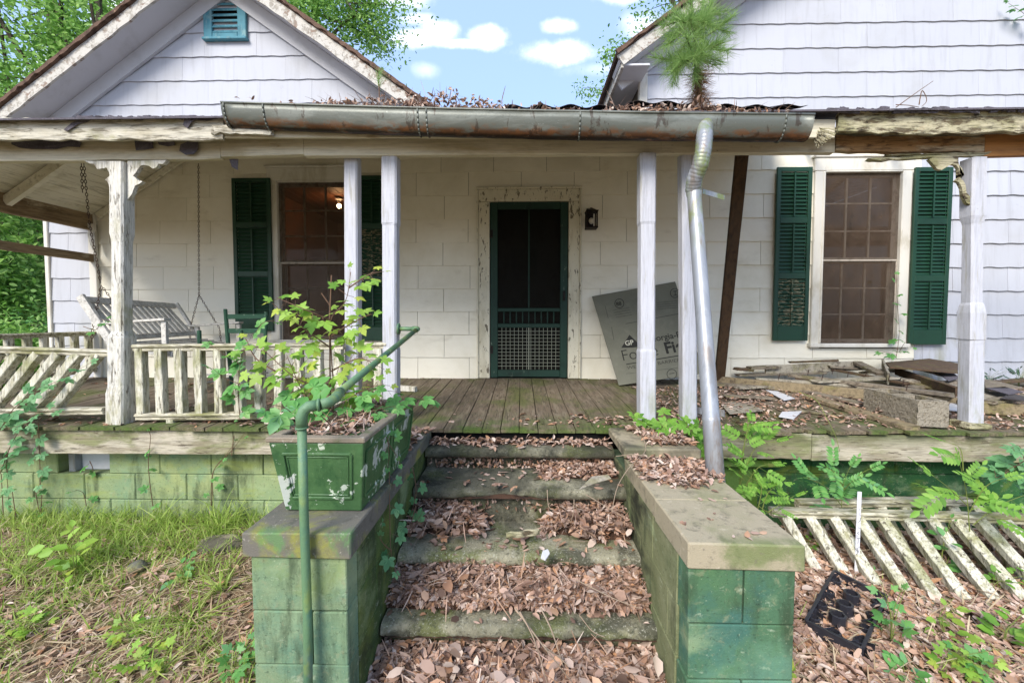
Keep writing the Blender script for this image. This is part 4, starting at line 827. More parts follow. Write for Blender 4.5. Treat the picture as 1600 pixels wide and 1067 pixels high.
ds = thing('downspout', 'galvanised downspout leaning onto the right cheek wall from a dented elbow', 'downspout', at(1120, 750, 2.2))
pts = [at(1102, 190, 2.70), at(1101, 212, 2.60), at(1099, 235, 2.57), at(1094, 258, 2.58), at(1085, 280, 2.62), at(1083, 300, 2.66)]
s = MB(); dense = []; rr = []
for i in range(len(pts)-1):
    for k in range(12):
        t = k/12; dense.append(pts[i].lerp(pts[i+1], t)); rr.append(.047+(.0028 if (k % 3 == 0 and i > 0) else 0))
dense.append(pts[-1]); rr.append(.044); dense = [dense[0]]+[(dense[i-1]+dense[i]*2+dense[i+1])/4 for i in range(1, len(dense)-1)]+[dense[-1]]
s.sphere(tuple(pts[0]+Vector((0, 0, -.01))), .052, 14, 8); s.tube(dense, rr, 16); s.build('elbow', m_galv, ds, smooth=True)
s = MB(); a, b = at(1084, 296, 2.66), at(1119, 760, 2.14); dd = b-a
s.tube([a, a+dd*.02, a+dd*.03, a+dd*.5, a+dd*.80, a+dd*.802, a+dd*.81, b], [.046, .046, .042, .043, .044, .047, .045, .046], 20); s.build('pipe', m_galv, ds, smooth=True)
s = MB(); p0, p1 = at(1098, 299, 2.72), at(1132, 309, 2.80); s.plank(p0, p1, .032, .002, seg=4, jit=.0005, cham=.0004); s.build('strap', m_galv, ds)
# ------------------------------------------------------------ roof edge debris
s = MB(); 
def sheet(s, p0, p1, back, pitch=.068, amp=.011, lift=0, sag=.0, n=None):
    L = (Vector(p1)-Vector(p0)); n = n or int(L.length/pitch*8); V = []
    for i in range(n+1):
        t = i/n; x = t*L.length; p = Vector(p0)+L*t; a = amp*math.sin(2*math.pi*x/pitch)+sag*math.sin(t*5+1)
        for j, f in enumerate((0, .5, 1)): V.append((p.x, p.y+back*f, p.z+a+lift*(1-f)**2+back*f*.40))
    s.add(V, [(i*3+j, (i+1)*3+j, (i+1)*3+j+1, i*3+j+1) for i in range(n) for j in (0, 1)])
tn = thing('roof_tin', 'rusty corrugated roofing sheets poking out above the gutter', 'roofing', (1, 2.8, 3.05))
s = MB(); sheet(s, at(788, 168, 2.84), at(1262, 166, 2.84), .5, amp=.012, pitch=.2, sag=.01); o = s.build('lower_sheet', m_tin, tn); o.modifiers.new('s', 'SOLIDIFY').thickness = .002
s = MB(); sheet(s, at(985, 162, 2.86), at(1256, 163, 2.86), .4, amp=.010, pitch=.2, sag=.012); o = s.build('upper_sheet', m_tin, tn); o.modifiers.new('s', 'SOLIDIFY').thickness = .002
# asphalt scraps hanging over the left fascia and along the right edge
def scrap(name, label, pts, Y, th=.004, curl=.0, mat=m_asph, group='torn shingle scraps hanging from the porch roof edge'):
    s = MB(); P = [at(x_, y_, Y+random.uniform(-.01, .01)) for x_, y_ in pts]; s.prism(P, (0, th, 0)); o = s.build(name, mat); return tag(o, label, 'shingle', group)
scrap('shingle_scrap', 'long torn grey shingle scrap on the beam at far left', [(17,221),(60,219),(108,219),(127,221),(124,230),(105,229),(88,233),(50,233),(30,231),(18,226)], 2.915)
scrap('shingle_scrap', 'square grey shingle scrap hanging right of the ornate post', [(210,219),(238,220),(239,232),(226,234),(212,235)], 2.915)
scrap('shingle_scrap', 'small pale shingle scrap between two larger scraps on the beam', [(245,219),(272,219),(273,227),(262,229),(248,226)], 2.915)
scrap('shingle_scrap', 'curled dark shingle scrap hanging above the swing chain', [(282,226),(296,220),(309,219),(309,234),(302,241),(290,242),(280,236)], 2.91)
scrap('shingle_scrap', 'narrow torn shingle scrap dangling beside the left shutter', [(358,249),(372,248),(371,266),(362,261)], 2.98)
scrap('shingle_scrap', 'dark curled shingle flap on top of the left fascia', [(99,203),(112,192),(126,187),(134,183),(150,182),(137,190),(122,194),(105,205)], 2.775)
scrap('shingle_scrap', 'bent dark shingle curl at the middle of the left fascia', [(286,196),(288,184),(296,180),(305,180),(318,185),(345,184),(322,189),(305,187),(298,192),(293,201)], 2.775)
sh = MB()
for i in range(46):
    px = 1296+i*10+random.uniform(-5, 5); w2 = random.uniform(8, 26)
    a = at(px, 172+random.uniform(-2, 3), 2.76); b = at(px+w2, 172+random.uniform(-2, 3), 2.76); sh.plank(a, b, random.uniform(.012, .03), .012, seg=3, jit=.004, cham=.002)
sh.build('ragged_shingle_edge', m_asph, porch); sh = MB()
for i in range(34):
    px = 120+i*7+random.uniform(-5, 5); w2 = random.uniform(8, 22); a = at(px, 184+random.uniform(-2, 2), 2.79); b = at(px+w2, 184+random.uniform(-2, 3), 2.79); sh.plank(a, b, random.uniform(.008, .02), .012, seg=3, jit=.003, cham=.002)
sh.build('ragged_shingle_edge', m_asph, porch)
# splayed wood slivers at the right gutter end
sl = thing('wood_slivers', 'splayed pale splinters sticking out under the right gutter end', 'splinters', at(1270, 200, 2.85)); s = MB()
for i in range(16): s.plank(at(1260+i*.7, 196+i*1.3, 2.86), at(1308-i*2.1, 204+i*1.7+(i % 3)*2.5, 2.74+.01*(i % 3)), .007, .003, seg=4, jit=.001, cham=.001, wob=.012)
s.build('slivers', m_rot, sl)
# ------------------------------------------------------------ leaves on the roof edge, pine sapling, seedling
q = Q(); P = []
for i in range(2300):
    t = RNG.uniform(); px = 360+t*870; h = (max(0, math.exp(-((px-600)/80)**2)*.4+math.exp(-((px-690)/60)**2)*.75+math.exp(-((px-740)/50)**2)*.6+math.exp(-((px-1010)/60)**2)*.35+math.exp(-((px-1100)/40)**2)*.9))
    if px < 500 and RNG.uniform() < .93: continue
    if 790 < px < 950 and RNG.uniform() < .6: continue
    p = at(px, 160+20*(px-345)/928, 2.74); P.append((p.x, 2.74+RNG.uniform(-.03, .16), p.z+RNG.uniform(-.02, .02)+h*RNG.uniform(.0, .075)))
q.rand(T_CURL, np.array(P), .032, .8); q.rand(T_STRAW, np.array(P[:500]), .09, .6)
tag(q.build('roof_leaf_litter', m_litter), 'brown dead leaves heaped in the gutter and on the roof edge', 'leaf litter', kind='stuff')
def needles(q, c, d, n, ln, spread=.9, sz=.0):
    d = Vector(d).normalized(); M = []; P = []; S = []
    for i in range(n):
        v = (d + Vector((random.gauss(0, spread), random.gauss(0, spread), random.gauss(0, spread)))).normalized(); u = v.cross(Vector((random.random(), random.random(), random.random()))).normalized(); w_ = u.cross(v)
        M.append([[w_.x,u.x,v.x],[w_.y,u.y,v.y],[w_.z,u.z,v.z]]); l = ln*random.uniform(.7, 1.15); P.append(Vector(c)+d*random.uniform(-.04, .04)); S.append((l, .0014*random.uniform(.7, 1.2)/.03, l))
    q.put(T_BLADE, P, np.array(M), np.array(S))
pb = at(1092, 165, 2.86); pn = thing('pine_sapling', 'bushy pine sapling growing out of the roof gutter', 'sapling', pb)
s = MB(); top = at(1078, -25, 2.82); tr = [pb+Vector((0, 0, -.05)), at(1090, 110, 2.84), at(1085, 50, 2.83), top]; s.tube(tr, [.022, .016, .011, .005], 7, jit=.1)
tips = []
for px, py, dY in ((1040,70,-.1),(1035,92,.05),(1050,110,-.15),(1125,20,-.05),(1132,50,.1),(1120,70,-.15),(1060,20,.1),(1045,40,-.1),(1100,85,-.2),(1075,60,-.25),(1110,40,-.15),(1070,95,-.2),(1128,80,.05),(1078,5,-.1),(1100,-10,.1),(1062,112,.1),(1110,100,.0),(1082,30,-.2),(1055,55,.0),(1095,60,-.1),(1136,30,0),(1044,105,0),(1058,125,.05),(1090,118,-.1),(1120,95,0),(1065,35,-.2),(1115,5,0),(1095,35,-.15),(1085,90,-.2)):
    px += random.uniform(-6, 6); e = at(px, py, 2.83+dY); b = tr[1].lerp(tr[3], random.uniform(0, .7)); s.tube([b, b.lerp(e, .5)+Vector((0, 0, -.01)), e], [.006, .004, .002], 5); tips.append((e, (e-b).normalized()))
s.build('trunk', m_bark, pn)
q = Q()
for e, d in tips:
    for k in range(4): needles(q, e-d*.045*k, d*.9+Vector((0, 0, .25)), 44, random.uniform(.08, .125), .8)
q.build('needles', m_needle, pn)
q = Q()
for t in (0, .15, .3, .5, .7, .9): needles(q, pb.lerp(tr[1], t+.1), (random.uniform(-.3, .3), -.2, -.9), 170, .13, .6)
q.build('dead_needles', m_needled, pn)
sb = at(593, 158, 2.78); sd2 = thing('pine_seedling', 'tiny pale pine seedling in the gutter leaves', 'seedling', sb); s = MB(); s.tube([sb, at(592, 132, 2.78)], .004, 5); s.build('stem', m_stem, sd2)
q = Q(); needles(q, at(591, 126, 2.78), (0, 0, 1), 60, .11, .35); needles(q, at(592, 134, 2.78), (0, 0, .3), 26, .10, .8); q.build('needles', m_needle, sd2)
# ------------------------------------------------------------ porch furniture
def chain(s, pts, pitch=.027, r=.0026, w_=.0095):
    pts = [Vector(p) for p in pts]; acc = 0; k = 0
    for i in range(len(pts)-1):
        L = (pts[i+1]-pts[i]).length; d = (pts[i+1]-pts[i]).normalized(); a = Vector((1, 0, 0)) if abs(d.x) < .8 else Vector((0, 1, 0)); u = d.cross(a).normalized(); v = d.cross(u); n = int(L/pitch)
        for j in range(n):
            c = pts[i]+d*(j+.5)*pitch; w2 = (u+v).normalized() if k % 2 else (u-v).normalized(); k += 1
            loop = [c+d*math.cos(t)*pitch*.62+w2*math.sin(t)*w_*.8 for t in [2*math.pi*m/8 for m in range(9)]]; s.tube(loop, r, 4, cap=False)
sw = thing('porch_swing', 'grey slatted porch swing hanging on rusty chains behind the left railing', 'swing', (-3.7, 4.0, 1.3))
N1, N0 = 3.60, 4.56   # near and far ends
bt0, bt1 = Vector((-3.93, N1, 1.765)), Vector((-3.93, N0, 1.735)); bb0, bb1 = Vector((-3.66, N1, 1.42)), Vector((-3.70, N0, 1.43))
s = MB(); s.plank(bt0, bt1, .06, .025, up=(-.5, 0, 1)); s.plank(bb0, bb1, .05, .025, up=(-.5, 0, 1)); s.plank(bt0+Vector((0, -.03, .03)), bb0+Vector((.05, -.03, -.12)), .07, .03, up=(1, 0, .4)); s.plank(bt1+Vector((0, .03, .03)), bb1+Vector((.05, .03, -.12)), .03, .03, up=(1, 0, .4)); s.build('back_frame', m_swing, sw)
s = MB()
for i in range(13): t = (i+.7)/14.2; s.plank(bt0.lerp(bt1, t)+Vector((.012, 0, -.03)), bb0.lerp(bb1, t)+Vector((.012, 0, .02)), .045, .012, up=(0, 1, 0), seg=3)
s.build('back_slats', m_swing, sw)
s = MB()
for i in range(7): s.plank((-3.66+.075*i, N1, 1.33-.012*i+.04), (-3.66+.075*i, N0, 1.33-.012*i+.04), .015, .055, seg=3)
s.plank((-3.68, N1+.04, 1.33), (-3.16, N1+.04, 1.28), .06, .03, up=(0, 0, 1)); s.plank((-3.68, N0-.04, 1.33), (-3.16, N0-.04, 1.28), .06, .03); s.build('seat', m_swing, sw)
for Y, z in ((N1, 1.56), (N0, 1.52)):
    s = MB(); s.plank((-3.78, Y, z-.01), (-3.17, Y, z+.03), .022, .075, seg=3); s.plank((-3.68, Y, z-.02), (-3.66, Y, 1.32), .045, .03, up=(1, 0, 0)); s.plank((-3.2, Y, z+.01), (-3.2, Y, 1.27), .045, .03, up=(1, 0, 0)); s.build('armrest', m_swing, sw)
s = MB(); ft = at(310, 256, N0); fs = at(311, 461, N0); chain(s, [ft, fs]); chain(s, [fs, at(297, 513, N0), at(297, 540, N0)]); chain(s, [fs, at(343, 513, N0), at(346, 540, N0)]); s.build('chain', m_chain, sw)
s = MB(); ft = at(131, 256, N1-.1); fs = at(158, 446, N1); chain(s, [ft, at(139, 345, N1-.05), fs]); chain(s, [fs, at(145, 515, N1), at(143, 535, N1)]); chain(s, [fs, at(180, 475, N1), at(188, 500, N1)]); s.build('chain', m_chain, sw)
s = MB(); chain(s, [at(127, 256, N1-.1), at(129, 302, N1-.1)]); tag(s.build('broken_chain', m_chain), 'short broken length of rusty chain beside the left swing chain', 'chain')
gc = thing('wooden_chair', 'old green chair behind the railing, left of the window', 'chair', (-2.95, 3.9, .86)); YG = 4.3
s = MB(); a = at(352, 483, YG); b = at(362, 600, YG); s.tube([a, at(356, 530, YG), b], [.019, .022, .02], 10); a2, b2 = at(416, 487, YG), at(412, 600, YG); s.tube([a2, b2], .019, 10); s.build('back_posts', m_greenchair, gc)
s = MB(); s.plank(at(356, 495, YG), at(414, 494, YG), .05, .015, seg=4); s.plank(at(357, 517, YG), at(414, 517, YG), .05, .015, seg=4); s.plank(at(358, 540, YG), at(413, 540, YG), .04, .015); s.build('back_slat', m_greenchair, gc)
s = MB(); z = 1.28; s.bbox(a.x, a2.x+.02, YG-.42, YG, z, z+.03, .008); s.build('seat', m_greenchair, gc)
for X in (a.x+.03, a2.x): s = MB(); s.tube([(X, YG-.4, z+.2), (X, YG-.4, zd(YG-.4))], .018, 8); s.build('leg', m_greenchair, gc)
s = MB(); s.tube([(a.x+.03, YG-.4, 1.05), (a2.x, YG-.4, 1.05)], .011, 6); s.tube([(a.x+.03, YG-.4, .96), (a.x+.03, YG, .96)], .011, 6); s.tube([(a2.x, YG-.4, 1.02), (a2.x, YG, 1.02)], .011, 6); s.build('rung', m_swing, gc)
# wall lantern
LY = YW-.13; lc = at(924, 341, LY); ln = thing('wall_lantern', 'small black lantern on the wall right of the door', 'lamp', lc)
s = MB(); w2 = .055; h0, h1 = at(924, 356, LY).z, at(924, 332, LY).z
for sx in (-1, 1):
    for sy in (-1, 1): s.box(lc.x+sx*w2-.007, lc.x+sx*w2+.007, LY+sy*w2-.007, LY+sy*w2+.007, h0, h1)
s.bbox(lc.x-w2-.01, lc.x+w2+.01, LY-w2-.01, LY+w2+.01, h0-.012, h0+.006, .003); s.bbox(lc.x-w2-.014, lc.x+w2+.014, LY-w2-.014, LY+w2+.014, h1, h1+.012, .003)
s.add([(lc.x-w2, LY-w2, h1+.012), (lc.x+w2, LY-w2, h1+.012), (lc.x+w2, LY+w2, h1+.012), (lc.x-w2, LY+w2, h1+.012), (lc.x, LY, h1+.055)], [(0,1,4),(1,2,4),(2,3,4),(3,0,4)]); s.tube([(lc.x, LY, h1+.03), (lc.x, LY+.05, h1+.06), (lc.x, YW-.02, h1+.03)], .008, 6); s.bbox(lc.x-.04, lc.x+.04, YW-.03, YW-.015, h0+.02, h1+.07, .004)
s.build('housing', m_lamp, ln); s = MB(); s.sphere((lc.x, LY, (h0+h1)/2-.01), .028, 12, 8, sc=(1, 1, 1.3)); s.build('bulb', mk('frosted bulb', '#cfcabb', (), .3, None), ln)
# lit bulb seen through the left window
bp = at(530, 322, 6.3); lb = thing('ceiling_bulb', 'lit bare ceiling bulb seen through the left window', 'light bulb', bp)
me_ = bpy.data.materials.new('lit bulb'); me_.use_nodes = True; me_.node_tree.nodes['Principled BSDF'].inputs['Emission Color'].default_value = (1, .6, .3, 1); me_.node_tree.nodes['Principled BSDF'].inputs['Emission Strength'].default_value = 30
s = MB(); s.sphere(tuple(bp), .035, 12, 8); s.build('bulb', me_, lb); s = MB(); s.tube([bp+Vector((0, 0, .03)), bp+Vector((0, 0, .08)), bp+Vector((0, 0, .10))], [.02, .025, .06], 12); s.build('socket', m_soffit, lb)
bl_ = bpy.data.lights.new('bulb_light', 'POINT'); bl_.energy = 6; bl_.color = (1, .62, .33); bl_.shadow_soft_size = .04; bo = bpy.data.objects.new('bulb_light', bl_); SC.collection.objects.link(bo); bo.parent = lb; bo.location = (0, -.02, -.06)
# leaning brown plank
lp = MB(); lp.plank(at(1124, 592, 4.45), at(1161, 222, 3.5), .10, .04, up=(1, 0, 0), seg=8, cham=.004); tag(lp.build('leaning_plank', m_plankb), 'dark brown plank leaning upright against the porch beam', 'plank')
# ------------------------------------------------------------ sheathing board with print
TL, TR, BL = at(925, 463, 4.72), at(1055, 440, 4.74), at(967, 602, 4.36)
BR = BL+(TR-TL)*1.0; BR = BL + (at(1100, 580, 4.44)-BL); U = (BR-BL); U = (TR-TL)
sh = thing('sheathing_board', 'grey printed sheathing board leaning on the wall right of the door', 'board', BL)
nrm = (TR-TL).cross(BL-TL).normalized(); nrm = nrm if nrm.y < 0 else -nrm
W_ = (TR-TL).length*1.0; ud = (TR-TL).normalized(); vd = nrm.cross(ud); vd = vd if vd.z > 0 else -vd; 
# parallelogram true to the leaning board
def bp2(px, py, off=.0015):   # pixel -> point on the board plane
    d = ray(px, py); o_ = Vector((0, 0, EYE)); t = (TL-o_).dot(nrm)/d.dot(nrm); return o_+d*t+nrm*off
corners = [bp2(967, 602, 0), bp2(1100, 583, 0), bp2(1055, 440, 0), TL]
s = MB(); s.prism(corners, -nrm*.012); s.build('panel', m_sheath, sh)
mini = MB()
def line(p, q, w_=.003): a, b = bp2(*p), bp2(*q); mini.plank(a, b, w_, .001, up=nrm.cross(b-a), seg=1, jit=0, cham=0)
def Z(x_, y_): return (915+x_/5.925, 430+y_/5.925)
for y0_ in (0, ):
    line(Z(375, 825), Z(900, 738), .010); line(Z(370, 450), Z(900, 350), .004); line(Z(375, 912), Z(900, 850), .002)
for cx_, cy_, r2 in ((312, 262, 42), (826, 166, 42), (798, 915, 45)):
    P = [Z(cx_+r2*math.cos(a), cy_+r2*math.sin(a)) for a in [2*math.pi*i/20 for i in range(21)]]
    for i in range(20): line(P[i], P[i+1], .006)
for i in range(4): line(Z(255+8*i, 325+22*i), Z(405+8*i, 300+22*i), .0025); line(Z(660, 255+20*i), Z(900, 235+20*i), .0025)
line(Z(180, 285), Z(210, 400), .003); line(Z(240, 480), Z(262, 600), .003); line(Z(810, 150), Z(845, 146), .006); line(Z(828, 148), Z(830, 186), .006); line(Z(812, 188), Z(848, 184), .006); line(Z(775, 912), Z(820, 905), .005)
mini.prism([bp2(*Z(*p)) for p in ((405, 552), (520, 660), (435, 670), (330, 672))], nrm*.001); mini.build('printed_lines', m_ink, sh)
def text(t, p, q, h, mat, bold=0, off=.002, sx=1.):
    cu = bpy.data.curves.new('printed_text', 'FONT'); cu.body = t; cu.size = 1; cu.offset = bold
    o = bpy.data.objects.new('printed_text', cu); SC.collection.objects.link(o); cu.materials.append(mat)
    a, b = bp2(*p, off), bp2(*q, off); X = (b-a).normalized(); Yv_ = nrm.cross(X); o.parent = sh
    M = Matrix((X*h*sx, Yv_*h, nrm*h)).transposed().to_4x4(); M.translation = a-Vector(sh.location)
    bpy.context.view_layer.update(); me = bpy.data.meshes.new_from_object(o.evaluated_get(bpy.context.evaluated_depsgraph_get())); bpy.data.objects.remove(o)
    o = bpy.data.objects.new('printed_text', me); SC.collection.objects.link(o); o.parent = sh; o.matrix_local = M; return o
text('GP', Z(368, 652), Z(480, 636), .075, m_inkpale, .02, .004); text('Georgia-Pacific', Z(560, 625), Z(870, 575), .095, m_ink, .012)
text('Force', Z(338, 795), Z(700, 735), .175, m_ink, -.012); text('Field', Z(742, 725), Z(900, 698), .175, m_ink, .03)
text('WEATHER', Z(385, 872), Z(640, 840), .052, m_ink, -.01, sx=1.25); text('BARRIER', Z(668, 830), Z(900, 795), .052, m_ink, -.01, sx=1.25); text('88', Z(285, 285), Z(340, 276), .062, m_ink, .01)
# ------------------------------------------------------------ fallen boards, scraps, cinder block on the right of the porch
G = 'boards fallen on the right side of the porch'
def board(px0, py0, px1, py1, w_, th, mat, label, z0=.02, z1=.02, flat=True, name='fallen_board', ragged=.03):
    def P(px, py, dz):
        p = atz(px, py, .87+dz)
        for _ in range(4): p = atz(px, py, zd(min(max(p.y, 2.8), 4.8))+dz)
        return p if p.y < 4.62 else at(px, py, 4.62)
    a, b = P(px0, py0, z0), P(px1, py1, z1); s = MB()
    if flat: d = (b-a); s.plank(a, b, th, w_, seg=10, jit=.002, ragged=ragged, edge=0)
    else: s.plank(a, b, w_, th, seg=10, jit=.002, ragged=ragged)
    return tag(s.build(name, mat), label, 'board', G)
mB = m_boards
board(1100, 592, 1500, 630, .09, .045, mB[0], 'long mossy beam lying from behind the posts to the cinder block', .05, .06, False)
board(1490, 634, 1680, 646, .09, .04, mB[0], 'mossy beam end lying right of the ornate post', .05, .05, False)
board(1232, 586, 1494, 618, .08, .03, mB[1], 'nail studded grey board lying on the long beam', .12, .13)
board(1240, 590, 1290, 594, .07, .03, mB[2], 'short dark offcut under the nailed board', .07, .07)
board(1338, 566, 1380, 586, .09, .03, mB[1], 'short grey board tilted below the right window', .10, .16)
board(1379, 568, 1388, 592, .11, .02, mB[3], 'pale short board standing edge up by the window', .12, .16, False)
board(1400, 580, 1500, 613, .07, .04, mB[2], 'dark brown board sloping down to the ornate post', .16, .15, False)
board(1262, 619, 1430, 670, .11, .03, mB[0], 'mossy green board running to the porch edge by the cinder block', .03, .02)
board(1195, 578, 1348, 571, .10, .03, mB[3], 'white siding strip along the wall under the window', .05, .09, False)
board(1232, 566, 1312, 563, .05, .02, mB[2], 'thin brown strip on top of the white siding strip', .13, .13)
board(1148, 576, 1176, 578, .10, .03, mB[2], 'small dark block of wood beside the brown plank', .06, .06)
board(1168, 575, 1215, 573, .12, .03, mB[1], 'short grey board end against the wall', .09, .09)
board(1128, 618, 1210, 622, .10, .015, mB[1], 'thin warped board in the leaves behind the downspout', .03, .03)
board(1080, 640, 1132, 646, .05, .012, m_galv, 'flat grey metal bar beside the downspout', .08, .10, False, 'metal_bar', 0)
board(622, 606, 650, 608, .05, .05, m_peel, 'short white block of wood on the floor behind the post', .03, .03, True, 'wood_block', 0)
def slabpx(name, label, pts, z, mat, th=.006, cat='scrap', zs=None):
    P = [atz(px, py, z) if zs is None else at(px, py, zs[i]) for i, (px, py) in enumerate(pts)]; P = [p if p.y < 4.68 else at(pts[i][0], pts[i][1], 4.68-.02*i) for i, p in enumerate(P)]; s = MB(); s.prism(P, (0, 0, -th)); return tag(s.build(name, mat), label, cat, G)
board(1106, 600, 1330, 612, .08, .03, mB[1], 'narrow grey board in front of the long mossy beam', .03, .03)
board(1150, 606, 1260, 600, .09, .02, mB[3], 'pale cracked board lying across the leaves', .03, .05)
board(1420, 572, 1498, 592, .09, .02, mB[1], 'grey board sliding off the plywood towards the post', .19, .14)
board(1300, 577, 1420, 600, .07, .02, mB[2], 'dark thin board crossing under the window', .09, .12)
board(1346, 583, 1440, 572, .10, .02, mB[3], 'pale weathered board crossing below the plywood', .11, .13)
board(1420, 606, 1500, 596, .09, .025, mB[1], 'grey board end behind the cinder block', .10, .14)
board(1196, 600, 1310, 622, .07, .02, mB[0], 'mossy lath slanting from the beam into the leaves', .02, .02)
board(1540, 628, 1640, 616, .10, .02, mB[1], 'grey board crossing behind the ornate post', .10, .12)
board(1230, 640, 1345, 652, .06, .015, mB[1], 'thin lath half buried in leaves near the porch edge', .015, .015)
board(1545, 598, 1640, 590, .10, .02, mB[2], 'brown board lying by the wall at the right edge', .08, .10)
board(1180, 592, 1400, 606, .10, .025, mB[3], 'long pale board lying over the mossy beam', .09, .10)
board(1236, 606, 1352, 632, .09, .02, mB[1], 'grey board slanting towards the left end of the cinder block', .03, .03)
board(1290, 572, 1395, 580, .12, .02, mB[1], 'wide grey board propped against the siding strip', .13, .14)
board(1425, 598, 1498, 616, .08, .02, mB[0], 'mossy board crossing behind the cinder block', .12, .10)
board(1545, 636, 1650, 652, .08, .02, mB[2], 'brown board near the porch edge at the right frame edge', .03, .03)
board(1330, 604, 1455, 612, .11, .02, mB[1], 'wide grey plank behind the cinder block cores', .10, .08)
board(1270, 596, 1400, 590, .12, .02, mB[3], 'wide pale plank lying on the nailed board', .12, .15)
board(1150, 586, 1290, 582, .11, .02, mB[1], 'wide grey plank along the foot of the wall', .08, .10)
board(1405, 592, 1498, 604, .12, .02, mB[3], 'wide pale plank sloping under the dark board', .14, .12)
board(1455, 622, 1500, 606, .07, .025, mB[2], 'short brown stick leaning on the beam by the ornate post', .05, .14)
slabpx('plywood_sheet', 'weathered plywood sheet lying below the right window', [(1383,566),(1452,560),(1500,568),(1500,582),(1455,578),(1390,573)], 1.02, mB[2], .015, 'plywood', [4.62,4.66,4.6,4.1,3.95,4.15])
slabpx('siding_piece', 'broken pale siding shingle on the leaves near the porch edge', [(1222,643),(1253,642),(1240,654),(1217,650)], .86, m_soffit, .006, 'siding')
slabpx('siding_piece', 'grey flat siding sheet beside the downspout', [(1124,629),(1170,627),(1192,641),(1140,646)], .87, mB[3], .006, 'siding')
slabpx('siding_piece', 'pale siding shard leaning by the cinder block', [(1478,636),(1496,619),(1496,642),(1482,640)], .9, m_soffit, .006, 'siding')
slabpx('siding_piece', 'white siding shard half buried left of the beam', [(1196,609),(1215,611),(1242,622),(1225,625)], .88, m_soffit, .006, 'siding')
slabpx('shingle_scrap', 'dark roof shingle scrap left of the ornate post', [(1458,577),(1486,580),(1500,590),(1482,595)], 1.03, m_asph, .006, 'shingle')
slabpx('shingle_scrap', 'dark roof shingle scrap right of the ornate post', [(1540,606),(1570,604),(1600,612),(1575,616)], .98, m_asph, .006, 'shingle')
slabpx('shingle_scrap', 'curled black shingle scrap at the right frame edge', [(1562,622),(1580,614),(1605,620),(1600,626)], .97, m_tin, .006, 'shingle')
slabpx('siding_piece', 'crumbling white panel right of the ornate post', [(1536,612),(1568,612),(1604,622),(1536,624)], .93, mB[3], .01, 'siding')
slabpx('siding_piece', 'dull brown panel behind the ornate post', [(1538,592),(1562,596),(1600,606),(1540,606)], .98, mB[1], .01, 'siding')
s = MB(); rx = 9
nails = thing('bent_nails', 'rusty nails sticking up from the grey board', 'nails', at(1360, 580, 4))
for px, py in ((1262,580),(1284,588),(1300,579),(1352,584),(1388,590),(1410,598),(1216,588),(1347,560),(1352,561),(1416,604),(1324,583)): p = atz(px, py+6, 1.0); s.tube([p, p+Vector((.005, 0, .03)), p+Vector((.012, 0, .06))], .0035, 5)
s.build('nail', m_chain, nails)
# cinder block
def dk(px, py):
    p = atz(px, py, .85)
    for _ in range(6): p = atz(px, py, zd(p.y))
    return p
A = dk(1349, 641); B = dk(1432, 671); AB = (B-A).length; ux = (B-A).normalized(); uy = Vector((-ux.y, ux.x, 0)); uy = uy if uy.x > 0 else -uy; A.z += .004; ux.z = 0; ux.normalize()
cb = thing('cinder_block', 'rough tan cinder block with two cores lying at the porch edge', 'cinder block', A)
def cbp(u, v, z): return A+ux*u+uy*v+Vector((0, 0, z))
s = MB(); H = .18; L_, W2 = AB, .195; N = 10
def quadgrid(s, f, nu, nv):
    V = [f(i/nu, j/nv)+Vector([random.uniform(-.0022, .0022) for _ in range(3)]) for i in range(nu+1) for j in range(nv+1)]
    s.add(V, [(i*(nv+1)+j, (i+1)*(nv+1)+j, (i+1)*(nv+1)+j+1, i*(nv+1)+j+1) for i in range(nu) for j in range(nv)])
quadgrid(s, lambda u, v: cbp(u*L_, 0, v*H), 30, 14); quadgrid(s, lambda u, v: cbp(L_, u*W2, v*H), 14, 14); quadgrid(s, lambda u, v: cbp(0, u*W2, v*H), 10, 10); quadgrid(s, lambda u, v: cbp(u*L_, W2, v*H), 20, 10)
hx = [(a_*AB/.4, b_*AB/.4) for a_, b_ in ((0, .03), (.03, .185), (.185, .215), (.215, .37), (.37, .40))]; hy = [(0, .03), (.03, W2-.03), (W2-.03, W2)]
for i, (a_, b_) in enumerate(hx):
    for j, (c_, d_) in enumerate(hy):
        if i in (1, 3) and j == 1:
            for (p_, q_) in (((a_, c_), (b_, c_)), ((b_, c_), (b_, d_)), ((b_, d_), (a_, d_)), ((a_, d_), (a_, c_))): quadgrid(s, lambda u, v: cbp(p_[0]+(q_[0]-p_[0])*u, p_[1]+(q_[1]-p_[1])*u, H*v), 4, 4)
        else: quadgrid(s, lambda u, v: cbp(a_+(b_-a_)*u, c_+(d_-c_)*v, H), 6, 3)
s.build('block', m_cinder, cb)
